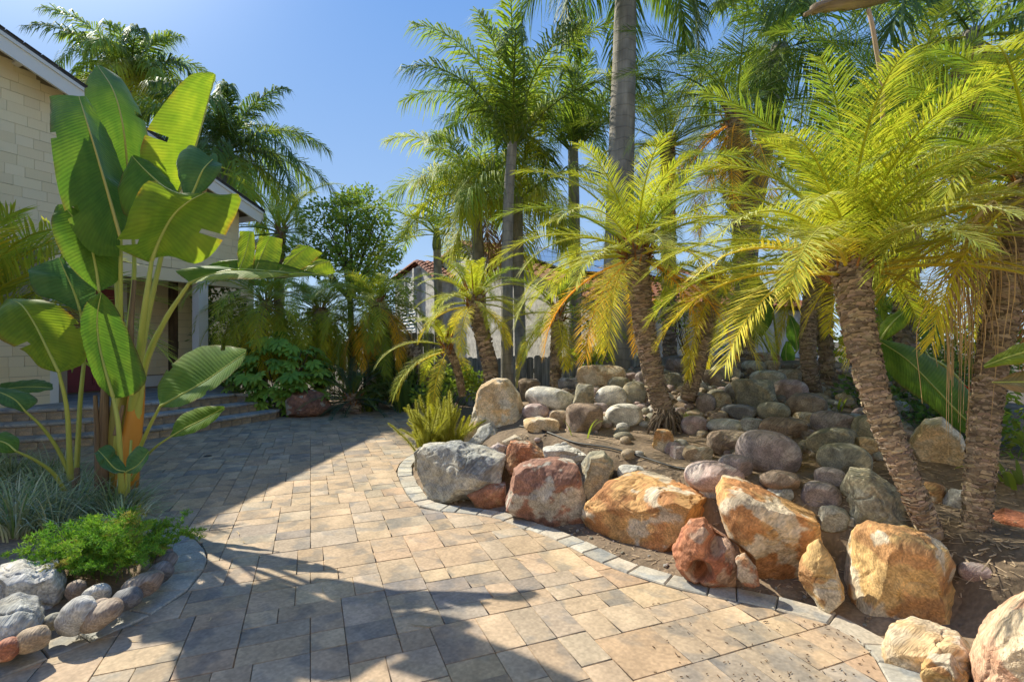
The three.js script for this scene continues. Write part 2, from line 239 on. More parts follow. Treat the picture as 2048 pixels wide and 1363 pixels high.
  const gw = thing('garage', V(0, 0, 4), 'cream garage front standing behind the viewpoint', 'garage'); let q0 = new GB(); boxG(q0, O, X1, Y1, Z1, -9, 10, -.1, 8, 0, .25, [1, 1, 1]); part('wall', q0.build(), vc({ color: C(.80, .68, .48), map: T.grain, roughness: .95 }), gw); for (const x of [-5.4, .4]) { q0 = new GB(); boxG(q0, O, X1, Y1, Z1, x, x + 5, 0, 2.3, -.05, -.003, [1, 1, 1]); const dr = part('door', q0.build(), vc({ color: C(.80, .72, .56), roughness: .6 }), gw); for (let k = 0; k < 4; k++) { q0 = new GB(); boxG(q0, O, X1, Y1, Z1, x + .06, x + 4.94, k * .57 + .05, k * .57 + .54, -.065, -.052, [1, 1, 1]); part('door_panel', q0.build(), vc({ color: C(.76, .73, .66), roughness: .6 }), dr); } }
  // round drain cap
  const dc = thing('drain_cap', at(415, 912, 6.66).setY(0.006), 'small dark round drain cap flush with the shaded pavers', 'drain');
  part('cap', new THREE.LatheGeometry([[0, .004], [.035, .004], [.048, .002], [.055, -.01]].map(([a, b]) => new THREE.Vector2(a, b)), 20), std({ color: C(.05, .045, .04), roughness: .7 }), dc);
  const gs = new GB(); for (let k = -2; k <= 2; k++) boxG(gs, O, X1, Y1, Z1, -.03, .03, .004, .0065, k * .012 - .002, k * .012 + .002, [1, 1, 1]); part('grate', gs.build(), std({ color: C(.09, .08, .07) }), dc);
}

// ---------- entry steps ----------
{
  const steps = new THREE.Group(); steps.name = 'entry_steps'; scene.add(steps); tag(steps, 'three curved paver steps with bullnose edges up to the porch', 'steps', null, 'structure');
  const rnd = RNG(77), cm = [[.62, .57, .51], [.66, .60, .53], [.57, .53, .48], [.64, .56, .47]].map((t) => vc({ color: C(...t), map: rep(T.mottle, 1.5), bumpMap: T.rough, bumpScale: 0.004, roughness: .8 }));
  const rm = [[.72, .55, .37], [.65, .51, .37], [.74, .56, .38]].map((t) => vc({ color: C(...t), map: rep(T.mottle, 2), bumpMap: T.rough, bumpScale: 0.004 }));
  const off = (cv, k) => { const p = new THREE.CatmullRomCurve3(cv.map(([x, z]) => V(x, 0, z))); const n = 60, o = []; for (let i = 0; i <= n; i++) { const q = p.getPointAt(i / n), t = p.getTangentAt(i / n); o.push(V(q.x + t.z * k, 0, q.z - t.x * k)); } return o; };
  for (let s = 0; s < 3; s++) {
    let pts = off(STEP, s * 0.40); if (s) pts = pts.slice(0, 53 - s * 2); const y1 = 0.16 * (s + 1), y0 = y1 - 0.16, cv = new THREE.CatmullRomCurve3(pts), L = cv.getLength();
    const nC = Math.round(L / 0.24);
    for (let i = 0; i < nC; i++) {                            // bullnose coping stones
      const a = (i + .012) / nC, b = (i + 1 - .012) / nC, G = new GB(), tint = .85 + rnd() * .3, col = [tint, tint, tint], du = rnd() * 5; const prof = [[-0.03, -.055], [-.045, -.045], [-.05, -.028], [-.045, -.011], [-.03, -.002], [-.02, 0], [.26, 0], [.26, -.055]];
      const R = [a, (a + b) / 2, b].map((t) => { const q = cv.getPointAt(t), tt = cv.getTangentAt(t), n = V(tt.z, 0, -tt.x); return prof.map(([x, y]) => V(q.x, y1 + y, q.z).addScaledVector(n, x)); });
      for (let r = 0; r < 2; r++) for (let k = 0; k < prof.length; k++) { const j = (k + 1) % prof.length, z = [R[r][k], R[r + 1][k], R[r + 1][j], R[r][j]].map((p) => G.v(p, col, p.x + du + p.y, p.z)); G.q(...z.reverse()); }
      for (const r of [0, 2]) { const z = R[r].map((p) => G.v(p, col)); for (let k = 2; k < z.length; k++) G.t(z[0], z[k - 1], z[k]); }
      part('coping_stone', G.build(), cm[Math.floor(rnd() * 4)], steps);
    }
    const nR = Math.round(L / 0.2);
    for (let i = 0; i < nR; i++) {                            // riser blocks
      const q = cv.getPointAt((i + .5) / nR), t = cv.getTangentAt((i + .5) / nR), n = V(t.z, 0, -t.x), G = new GB(), tint = .85 + rnd() * .3, h = L / nR / 2 - .003; boxG(G, q, t.clone().negate(), Y1, n.clone().negate(), -h, h, y0 - .02, y1 - .058, -.22, .0 + rnd() * .006, [tint, tint, tint]); part('riser_block', G.build(), rm[Math.floor(rnd() * 3)], steps);
    }
    const sh = new THREE.Shape(); const inn = off(pts.map((p) => [p.x, p.z]), 0.2); const poly = [...inn.map((p) => [p.x, p.z]), [-7.5, -13], [-11, -10], [-9.5, -6]]; poly.forEach(([x, z], i) => i ? sh.lineTo(x, -z) : sh.moveTo(x, -z));
    const g = new THREE.ExtrudeGeometry(sh, { depth: 0.15, bevelEnabled: false }); g.rotateX(-Math.PI / 2); g.translate(0, y0 - 0.006 - .012, 0); part('tread_slab', g, std({ color: C(.52, .45, .38), map: rep(T.mottle, 1.2), bumpMap: T.rough, bumpScale: .004 }), steps);
  }
}

// ---------- house on the left ----------
{
  const u = V(0.407, 0, -0.9135), n = V(0.9135, 0, 0.407), Cc = V(-5.85, 4.5, -12.0), pitch = 0.36;
  const house = thing('house', V(-8, 0, -10), 'tan shingle-sided house with white rake board and covered porch', 'house');
  const o0 = house.position, rnd = RNG(12);
  const add = (name, G, mat, parent = house) => part(name, G.build(parent === house ? o0 : o0), mat, parent);
  const W0 = Cc.clone().addScaledVector(n, -0.35).setY(0), W1 = W0.clone().addScaledVector(n, -1.5);
  const back = u.clone().negate();                            // along the wall towards the camera
  const M = {
    white: vc({ color: C(.78, .74, .67), bumpMap: T.wood, bumpScale: .002, roughness: .7 }), shade: vc({ color: C(.86, .70, .44), bumpMap: rep(T.wood, 2), bumpScale: .0015, roughness: .9 }),
    shade2: vc({ color: C(.88, .73, .47), bumpMap: rep(T.wood, 2), bumpScale: .0015, roughness: .9 }), dark: vc({ color: C(.12, .09, .06) }), roof: vc({ color: C(.11, .10, .095), map: T.grain, bumpMap: T.rough, bumpScale: .01, roughness: 1 }),
    soff: vc({ color: C(.36, .26, .16), map: T.wood }), door: vc({ color: C(.30, .06, .065), roughness: .5 }), metal: vc({ color: C(.35, .3, .2), metalness: 1, roughness: .35 }), glass: vc({ color: C(.03, .035, .04), roughness: .1 }), under: vc({ color: C(.30, .24, .16) }) };
  let G = new GB(); const roofY = (t) => Cc.y + pitch * t;
  // roof: two slopes with thickness, ridge at t = 6.4
  const rd = V(back.x, pitch, back.z), rdL = rd.length(), rdn = rd.clone().divideScalar(rdL), rup = V(0, 0, 0).crossVectors(n, rdn).normalize(); if (rup.y < 0) rup.negate();
  boxG(G, Cc, rdn, rup, n, -0.02, 6.4 * rdL, 0.0, 0.05, -7, 0.05, [1, 1, 1]);
  const rd2 = V(back.x, -pitch, back.z), rdn2 = rd2.clone().normalize(), rup2 = V(0, 0, 0).crossVectors(n, rdn2).normalize(); if (rup2.y < 0) rup2.negate();
  const ridge = Cc.clone().addScaledVector(rd, 6.4); boxG(G, ridge, rdn2, rup2, n, 0.012, 5, 0.004, 0.054, -7, 0.05, [1, 1, 1]);
  const roof = add('roof', G, M.roof);
  for (let i = 0; i < 30; i++) { G = new GB(); const x = i * 0.235; boxG(G, Cc, rdn, rup, n, x, x + 0.225, 0.052, 0.052 + 0.012 + rnd() * .006, -0.3, 0.065, [.7 + rnd() * .5, .7 + rnd() * .5, .7 + rnd() * .5].map((v, q, a) => a[0])); add('roof_shingle', G, M.roof, roof); }
  G = new GB(); boxG(G, Cc, rdn, rup, n, 0.0, 6.4 * rdL, -0.03, -0.004, -6.9, -0.05, [1, 1, 1]); add('soffit', G, M.soff);
  G = new GB(); boxG(G, Cc, rdn, rup, n, 0.0, 6.38 * rdL, -0.275, -0.002, 0.0, 0.045, [1, 1, 1]); boxG(G, Cc, rdn, rup, n, 0.02, 6.38 * rdL, -0.06, -0.005, 0.047, 0.065, [.93, .93, .93]); boxG(G, ridge, rdn2, rup2, n, 0.02, 5, -0.275, -0.002, 0.0, 0.045, [1, 1, 1]); add('rake_board', G, M.white);
  G = new GB(); boxG(G, Cc, n, Y1, back, -6.9, -0.003, -0.16, -0.01, -0.03, 0.0, [1, 1, 1]); add('eave_board', G, M.white);
  for (let i = 0; i < 7; i++) { G = new GB(); const t = 0.9 + i * 0.85; boxG(G, Cc.clone().addScaledVector(rd, t), n, rup, rdn, -0.34, -0.05, -0.17, -0.04, -0.045, 0.045, [1, 1, 1]); add('outlooker', G, M.white); }
  // walls: gable wall above the porch beam, wall left of the opening, recessed back wall
  const wallBox = (a, b, y0, y1, base, dz = 0.14) => { const g = new GB(); boxG(g, base, back, Y1, n, a, b, y0, y1, -dz, 0, [1, 1, 1]); return g; };
  // gable: trapezoid prism
  G = new GB(); { const sl = []; for (let t = 0.35; t < 10.8; t += .55) { const t2 = t + .55, yy = (q) => (q <= 6.4 ? roofY(q) : roofY(6.4) - (q - 6.4) * pitch) - .09; const P = (q, y, z) => W0.clone().addScaledVector(back, q).addScaledVector(n, z).setY(y); const y0 = t2 < 3.9 ? 2.95 : -.1;
    for (const z of [0, -.14]) { const f = [P(t, y0, z), P(t2, y0, z), P(t2, yy(t2), z), P(t, yy(t), z)]; G.face(z ? f.reverse() : f, [1, 1, 1]); } G.face([P(t, y0, 0), P(t, y0, -.14), P(t2, y0, -.14), P(t2, y0, 0)], [1, 1, 1]); } } add('wall', G, M.under);
  add('wall', wallBox(0.5, 6, 0.45, 4.1, W1), M.under);
  // shingles, one board each, where the photograph shows them
  let count = 0; const mats = [M.shade, M.shade2];
  const row = (base, a, b, y, h, top, zo = 0) => { let t = a + rnd() * 0.1; if (t > a) t -= .12; while (t < b) { const w = 0.2 + rnd() * 0.24, t0 = Math.max(a, t), t1 = Math.min(b, t + w) - 0.004; if (t1 - t0 > .02 && y + h * .5 < top((t0 + t1) / 2)) { const g = new GB(), k = .95 + rnd() * .1, lift = (rnd() - .5) * .006; boxG(g, base, back, Y1, n, t0, t1, y + lift, Math.min(y + h - .004, top((t0 + t1) / 2)), 0.003 + zo, 0.015 + zo + rnd() * .004, [k, k, k * (.97 + rnd() * .05)]); add('shingle', g, mats[count++ % 2]); } t += w; } };
  for (let y = 2.99; y < 6.1; y += 0.165) row(W0, 1.9, 5.2, y, .165, (t) => roofY(t) - .14);
  { const keep = house.children.length; for (let y = 2.99; y < 5.2; y += 0.165) row(W0, .36, 1.895, y, .165, (t) => roofY(t) - .14); const far = house.children.splice(keep); const g = part('shingle_courses', mergeGeometries(far.map((m) => m.geometry)), M.shade, house); g.userData.kind = 'stuff'; }
  for (let y = 0.1; y < 1.75; y += 0.165) row(W0, 3.9, 4.7, y, .165, () => 9);
  for (let y = 0.75; y < 2.9; y += 0.165) row(W1, .98, 1.75, y, .165, () => 9);
  // shingled pier at the end of the porch wall
  { const pb = W1.clone().addScaledVector(n, .3); G = new GB(); boxG(G, pb, back, Y1, n, .6, .98, .48, 3.0, -.3, 0, [1, 1, 1]); add('pier', G, M.under); for (let y = .5; y < 2.9; y += .165) row(pb, .6, .985, y, .165, () => 9);
    G = new GB(); boxG(G, pb, back, Y1, n, .975, 1.02, .482, 2.95, -.28, .012, [.6, .55, .5]); add('corner_trim', G, M.soff); }
  G = new GB(); boxG(G, W1, back, Y1, n, 1.03, 1.86, .482, .72, .001, .03, [1, 1, 1]); add('base_trim', G, M.white);
  G = new GB(); boxG(G, W0, back, Y1, n, .1, 3.9, 2.72, 2.975, -.12, .012, [1, 1, 1]); add('porch_beam', G, M.shade);
  G = new GB(); boxG(G, W0, back, Y1, n, 3.78, 3.9, .1, 2.72, -.12, .02, [1, 1, 1]); add('opening_trim', G, M.white);
  G = new GB(); boxG(G, W0, back, Y1, n, -1, 6.2, 2.96, 2.99, -3, -.13, [1, 1, 1]); add('porch_ceiling', G, M.soff);
  { const P = at(400, 787, 11.0); G = new GB(); const pc = V(P.x, 0, P.z); boxG(G, pc, back, Y1, n, -.105, .105, .48, 3.0, -.105, .105, [1, 1, 1]); const post = add('post', G, M.white); G = new GB(); boxG(G, pc, back, Y1, n, -.125, .125, .482, .62, -.125, .125, [.97, .97, .97]); add('post_base', G, M.white, post); G = new GB(); boxG(G, pc, back, Y1, n, -.125, .125, 2.72, 2.84, -.125, .125, [.97, .97, .97]); add('post_cap', G, M.white, post);
    G = new GB(); boxG(G, pc, n, Y1, back, -1.6, -.1, 2.84, 3.05, -.07, .07, [1, 1, 1]); add('porch_beam', G, M.white); }
  // door
  G = new GB(); boxG(G, W1, back, Y1, n, 2.02, 3.22, .484, 2.62, .001, .045, [1, 1, 1]); const door = add('door', G, M.door);
  for (const [a, b] of [[2.1, 2.54], [2.70, 3.14]]) for (const [y0, y1] of [[.62, 1.2], [1.32, 2.45]]) { G = new GB(); boxG(G, W1, back, Y1, n, a, b, y0, y1, .046, .062, [1.1, 1, 1]); add('door_panel', G, M.door, door); }
  G = new GB(); boxG(G, W1, back, Y1, n, 2.56, 2.585, 1.25, 1.55, .064, .10, [1, 1, 1]); boxG(G, W1, back, Y1, n, 2.55, 2.6, 1.3, 1.34, .047, .066, [1, 1, 1]); add('handle', G, M.metal, door);
  for (const [a, b, y0, y1] of [[1.9, 2.015, .482, 2.72], [3.225, 3.34, .482, 2.72], [2.018, 3.222, 2.625, 2.72]]) { G = new GB(); boxG(G, W1, back, Y1, n, a, b, y0, y1, .002, .04, [1, 1, 1]); add('door_trim', G, M.white); }
  // rear wing with its own low eave seen behind the post
  { const E = at(520, 481, 14.5); G = new GB(); boxG(G, E, n, Y1, u, -5, 0, -.14, .02, -.1, 0, [1, 1, 1]); add('gutter', G, M.white); G = new GB(); boxG(G, E, n, Y1, u, -5, -.5, -4.1, -.15, .0, .2, [1, 1, 1]); add('rear_wall', G, M.shade); }
}

// ---------- neighbouring houses ----------
const tileMats = [[.36, .115, .055], [.42, .15, .07], [.30, .095, .05], [.40, .17, .10]].map((t) => vc({ color: C(...t), map: T.grain, bumpMap: T.fine, bumpScale: .004, roughness: .9 }));
const stucco = vc({ color: C(.84, .79, .70), map: T.grain, bumpMap: rep(T.rough, 3), bumpScale: .02, roughness: .95 });
function capTile(a, b, r, seg = 7) {                          // half-round roof tile from a to b, wider at b
  const G = new GB(), d = b.clone().sub(a).normalize(), s = V(0, 0, 0).crossVectors(d, Y1).normalize(), up = V(0, 0, 0).crossVectors(s, d).normalize(), R = [];
  for (const [p, k] of [[a, .84], [b, 1]]) for (const th of [1, .82]) R.push([...Array(seg + 1)].map((_, i) => { const g = Math.PI * i / seg; return G.v(p.clone().addScaledVector(s, Math.cos(g) * r * k * th).addScaledVector(up, Math.sin(g) * r * k * th), [1, 1, 1], i / seg, 0); }));
  for (const [x, y] of [[0, 2], [3, 1], [2, 3]]) for (let i = 0; i < seg; i++) G.q(R[x][i], R[x][i + 1], R[y][i + 1], R[y][i]);
  return G;
}
function tiledRoof(parent, o0, P00, P10, P01, P11, cols, rows) {   // P00-P10 along the eave, P01-P11 along the top; corrugated tile courses, one mesh
  const G = new GB(), N = cols * 6, up = V(0, 0, 0).crossVectors(P10.clone().sub(P00), P01.clone().sub(P00)).normalize(); if (up.y < 0) up.negate();
  const w = P10.distanceTo(P00) / cols, ids = [];
  for (let r = 0; r < rows; r++) for (const e of [0, 1]) { const v = (r + e) / rows; ids.push([...Array(N + 1)].map((_, i) => { const s = i / N, p = P00.clone().lerp(P10, s).lerp(P01.clone().lerp(P11, s), v), k = .75 + .5 * hash3(Math.floor(i / 6), r, 5); return G.v(p.addScaledVector(up, w * .42 * Math.abs(Math.sin(s * cols * Math.PI)) + (e ? 0 : .05)), [k, k, k], s * 6, v * 3); })); }
  for (let r = 0; r < ids.length - 1; r++) for (let i = 0; i < N; i++) G.q(ids[r][i], ids[r][i + 1], ids[r + 1][i + 1], ids[r + 1][i]);
  return part('roof', G.build(o0), tileMats[1], parent);
}
{
  const rnd = RNG(31);
  const gable = (h, z, xl, yl, xr, yr, xa, ya, y0, depth) => {
    const sh = new THREE.Shape(); sh.moveTo(xl, y0); sh.lineTo(xr, y0); sh.lineTo(xr, yr); sh.lineTo(xa, ya); sh.lineTo(xl, yl); const g = new THREE.ExtrudeGeometry(sh, { depth, bevelEnabled: false }); g.translate(-h.position.x, -h.position.y, z - depth - h.position.z); part('wall', g, stucco, h);
    const A = V(xa, ya + .06, z + .12), Lw = V(xl - .25, yl + .06 - .25 * (ya - yl) / (xa - xl), z + .12), Rw = V(xr + .3, yr + .06 - .3 * (ya - yr) / (xr - xa), z + .12), bk = V(0, 0, -depth - .2);
    const r1 = tiledRoof(h, h.position, Lw, Lw.clone().add(bk), A, A.clone().add(bk), Math.round(depth / .28), Math.round(Lw.distanceTo(A) / .4)), r2 = tiledRoof(h, h.position, Rw, Rw.clone().add(bk), A, A.clone().add(bk), Math.round(depth / .28), Math.round(Rw.distanceTo(A) / .4));
    for (const [E, rr] of [[Lw, r1], [Rw, r2]]) { const L = E.distanceTo(A), k = Math.round(L / .36); for (let i = 0; i < k; i++) { const a = A.clone().lerp(E, i / k), b = A.clone().lerp(E, (i + 1.15) / k); a.y += .035; b.y += .055; const g = capTile(a, b, .125); part('rake_tile', g.build(h.position), tileMats[Math.floor(rnd() * 4)], rr); } }
    return r2;
  };
  const wa = V(.436, 0, .9), wn = V(-.9, 0, .436), Q = V(-1.0, 0, -18);   // wall line and its outward normal, turned towards the sun
  const h = thing('stucco_house', V(0, 0, 0), 'pale stucco neighbour house with red clay tile gables and solar panels', 'house');
  const wl = (px, py, off = 0) => { const r = (px - CX) / F, qx = Q.x + wn.x * off, qz = Q.z + wn.z * off, s = (-r * qz - qx) / (wa.x + r * wa.z), d = -(qz + wa.z * s); return [s, EYE + (CY - py) / F * d]; };
  const [ax, ay] = wl(930, 490), [lx, ly] = wl(866, 543), [rx, ry] = wl(1195, 606);
  const r2 = gable(h, 0, lx, ly, rx, ry, ax, ay, -1, 8);
  const [bx, by] = wl(840, 528, .7), [mx, my] = wl(790, 563, .7), [nx, ny] = wl(872, 556, .7); gable(h, .7, mx, my, nx, ny, bx, by, -1, 2);
  let G = new GB(); const white = vc({ color: C(.66, .65, .62), roughness: .6 }), dk = vc({ color: C(.05, .055, .06), roughness: .15 });
  const [w0, wy0] = wl(815, 620, .7), [w1, wy1] = wl(838, 545, .7), wo = V(0, 0, .7); boxG(G, wo, X1, Y1, Z1, w1 + .02, w1 + .3, wy0, wy1 + .15, .002, .32, [1, 1, 1]); boxG(G, wo, X1, Y1, Z1, w0 - .2, w0 - .02, wy0, wy1, .002, .12, [1, 1, 1]); part('window_surround', G.build(), stucco, h);
  const win = (a, b, y0, y1, z, lou) => { G = new GB(); const o = V(0, 0, z); boxG(G, o, X1, Y1, Z1, a, b, y0, y1, .004, .02, [1, 1, 1]); const wd = part('window', G.build(), dk, h); G = new GB(); for (const [p, q, c, d] of [[a - .06, a, y0, y1], [b, b + .06, y0, y1], [a - .06, b + .06, y1, y1 + .06], [a - .06, b + .06, y0 - .06, y0]]) boxG(G, o, X1, Y1, Z1, p, q, c, d, .003, .05, [1, 1, 1]); part('frame', G.build(), white, wd); for (let i = 0; i < lou; i++) { G = new GB(); const yy = lerp(y0, y1, (i + .5) / lou), hh = (y1 - y0) / lou * .42; boxG(G, V(0, yy, z), X1, V(0, .8, -.6), V(0, .6, .8), a + .01, b - .01, -hh, hh, .03, .04, [1, 1, 1]); part('louvre', G.build(), white, wd); } };
  { const [a] = wl(818, 560, .7), [b, y1] = wl(835, 552, .7), [, y0] = wl(826, 578, .7); win(a, b, y0, y1, .7, 8); const [c, yc] = wl(806, 625, .7), [d, yd] = wl(832, 662, .7); win(c, d, yd, yc, .7, 6); }
  const A = V(ax, ay + .06, 0), E = V(rx, ry + .06, 0), sd = E.clone().sub(A).normalize(), sn = V(-sd.y, sd.x, 0);
  const pm = vc({ color: C(.03, .035, .055), roughness: .18, clearcoat: 1 });
  for (let i = 0; i < 4; i++) for (let j = 0; j < 3; j++) { const s = 1.6 + i * 1.25; G = new GB(); boxG(G, A, sd, sn, Z1, s, s + 1.2, .24, .28, -2.3 - j * 1.8, -.6 - j * 1.8, [1, 1, 1]); part('solar_panel', G.build(), pm, r2); }
  h.rotation.y = Math.atan2(wn.x, wn.z); h.position.copy(Q);
  // low wing in front of it
  const h2 = thing('tiled_bungalow', V(9, 0, -26), 'distant bungalow with brown tile roof behind the rock mound', 'house');
  { const P = (px, py, d) => at(px, py, d); tiledRoof(h2, h2.position, P(1370, 664, 22), P(1580, 668, 22), P(1395, 600, 26), P(1570, 600, 26), 22, 9); G = new GB(); const a = P(1380, 664, 22.4); boxG(G, a, X1, Y1, Z1, 0, 4.2, -3, -.02, -.2, 0, [1, 1, 1]); part('wall', G.build(h2.position), stucco, h2); G = new GB(); boxG(G, a, X1, Y1, Z1, -.25, 4.35, -.16, -.02, .2, .28, [.5, .4, .33]); part('fascia', G.build(h2.position), white, h2); }
}

// ---------- fences ----------
{
  const rnd = RNG(8), fm = [[.62, .61, .53], [.68, .66, .58], [.56, .55, .48], [.64, .60, .51]].map((t) => vc({ color: C(...t), map: rep(T.wood, 3, 1), bumpMap: rep(T.wood, 3, 1), bumpScale: .006, roughness: .95 }));
  const fence = (a, b, y0, y1, bw, label) => {
    const f = thing('wooden_fence', a.clone().setY(y0), label, 'fence', 'wooden board fences'); const dir = b.clone().sub(a).setY(0), L = dir.length(); dir.normalize(); const nn = V(-dir.z, 0, dir.x); if (nn.z < 0) nn.negate();
    for (let s = 0; s < L; s += bw) {
      const h = y1 + (rnd() - .5) * .04, w = bw - .003 - rnd() * .004, k = .8 + rnd() * .4, c = .03, z = (rnd() - .5) * .012, G = new GB(), tilt = (rnd() - .5) * .01;
      const sh = [[0, y0], [w, y0], [w, h - c], [w - c, h], [c, h], [0, h - c]]; const P = ([x, y], zz) => a.clone().setY(0).addScaledVector(dir, s + x + (y - y0) * tilt).addScaledVector(nn, zz).setY(y); const F1 = sh.map((q) => G.v(P(q, .02 + z), [k, k, k], q[0] + s, q[1])), B1 = sh.map((q) => G.v(P(q, z), [k, k, k], q[0] + s, q[1]));
      for (let i = 2; i < 6; i++) { G.t(F1[0], F1[i - 1], F1[i]); G.t(B1[0], B1[i], B1[i - 1]); }
      for (let i = 0; i < 6; i++) { const j = (i + 1) % 6, q = [B1[i], B1[j], F1[j], F1[i]].map((k2) => G.v(V(G.p[k2 * 3], G.p[k2 * 3 + 1], G.p[k2 * 3 + 2]), [k, k, k])); G.q(...q); }
      part('board', G.build(f.position).toNonIndexed(), fm[Math.floor(rnd() * 4)], f); f.children.at(-1).geometry.computeVertexNormals();
    }
    for (const yy of [y1 - .3, y0 + .4]) { const G = new GB(); boxG(G, a.clone().setY(0), dir, Y1, nn, 0, L, yy - .045, yy + .045, -.06, -.008, [1, 1, 1]); part('rail', G.build(f.position), fm[0], f); }
    for (let s = 0; s <= L; s += 2.2) { const G = new GB(); boxG(G, a.clone().setY(0), dir, Y1, nn, s - .045, s + .045, y0, y1 - .05, -.15, -.062, [1, 1, 1]); part('fence_post', G.build(f.position), fm[2], f); }
  };
  fence(at(735, 700, 13), at(900, 700, 13.2), -.15, 1.7, .14, 'shaded grey board fence with dog-eared tops beside the black gate');
  fence(at(900, 700, 12.2), at(1010, 700, 11.3), -.2, 1.12, .14, 'lower board fence behind the slender palm trunks');
  fence(at(1012, 700, 10.6), at(1400, 700, 10.0), -.2, 1.19, .145, 'sunlit weathered board fence behind the rock mound');
  // black metal gate
  const m = std({ color: C(.012, .012, .013), roughness: .45, metalness: .3 }), gp = at(650, 760, 12.9), g = thing('metal_gate', V(gp.x, 0, gp.z), 'black metal picket gate between shrub and board fence', 'gate');
  for (let i = 0; i < 9; i++) { const G = new GB(); boxG(G, O, X1, Y1, Z1, i * .115, i * .115 + .018, .05, 1.52, 0, .018, [1, 1, 1]); part('picket', G.build(), m, g); }
  for (const y of [.15, 1.35, 1.53]) { const G = new GB(); boxG(G, O, X1, Y1, Z1, -.02, .96, y, y + .03, -.006, .024, [1, 1, 1]); part('rail', G.build(), m, g); }
  for (const x of [-.06, .97]) { const G = new GB(); boxG(G, O, X1, Y1, Z1, x, x + .06, -.1, 1.62, -.02, .04, [1, 1, 1]); part('gate_post', G.build(), m, g); }
  const G = new GB(); boxG(G, O, X1, Y1, Z1, .9, .955, .86, 1.02, .03, .06, [1, 1, 1]); part('latch', G.build(), m, g);
}

// ---------- rocks ----------
const rockMat = vc({ map: rep(T.rock, 1.5), bumpMap: rep(T.rock, 3), bumpScale: .006, roughness: .88 });
const cobbleMat = vc({ map: rep(T.rock, 2.2), bumpMap: rep(T.rock, 2.2), bumpScale: .005, roughness: .72 });
const PAL = {                                                 // base colours of the stone, linear: three tones each
  grey: [[0.496, 0.490, 0.442], [0.361, 0.361, 0.348], [0.599, 0.558, 0.462]], rust: [[0.598, 0.334, 0.168], [0.506, 0.224, 0.122], [0.663, 0.560, 0.433]], red: [[0.414, 0.209, 0.143], [0.305, 0.160, 0.118], [0.592, 0.544, 0.459]], orange: [[0.721, 0.416, 0.170], [0.572, 0.267, 0.107], [0.741, 0.636, 0.489]],
  yellow: [[0.725, 0.474, 0.202], [0.604, 0.326, 0.140], [0.744, 0.663, 0.518]], cream: [[0.828, 0.665, 0.462], [0.734, 0.516, 0.286], [0.822, 0.754, 0.632]], olive: [[0.418, 0.384, 0.281], [0.315, 0.301, 0.247], [0.534, 0.452, 0.304]], mauve: [[0.377, 0.313, 0.309], [0.304, 0.245, 0.245], [0.451, 0.388, 0.370]], pink: [[0.576, 0.429, 0.394], [0.490, 0.353, 0.333], [0.665, 0.557, 0.508]],
  pale: [[0.660, 0.634, 0.585], [0.541, 0.528, 0.506], [0.748, 0.694, 0.598]], tan: [[0.621, 0.478, 0.321], [0.500, 0.364, 0.236], [0.684, 0.589, 0.453]], slate: [[0.226, 0.226, 0.240], [0.301, 0.301, 0.315], [0.167, 0.173, 0.187]], brown: [[0.412, 0.304, 0.230], [0.324, 0.236, 0.175], [0.502, 0.395, 0.299]], lava: [[0.576, 0.243, 0.128], [0.459, 0.175, 0.100], [0.630, 0.427, 0.305]], peach: [[0.818, 0.520, 0.350], [0.727, 0.416, 0.267], [0.800, 0.664, 0.461]], terra: [[0.660, 0.246, 0.131], [0.544, 0.192, 0.111], [0.722, 0.343, 0.207]] };
const icos = {}; const ico = (d) => icos[d] ??= (() => { const g = new THREE.IcosahedronGeometry(1, d); g.deleteAttribute('uv'); g.deleteAttribute('normal'); const p = g.attributes.position, m = new Map(), pos = [], idx = []; for (let i = 0; i < p.count; i++) { const k = [p.getX(i), p.getY(i), p.getZ(i)].map((v) => Math.round(v * 1e4)).join(); if (!m.has(k)) { m.set(k, pos.length / 3); pos.push(p.getX(i), p.getY(i), p.getZ(i)); } idx.push(m.get(k)); } return { pos, idx }; })();
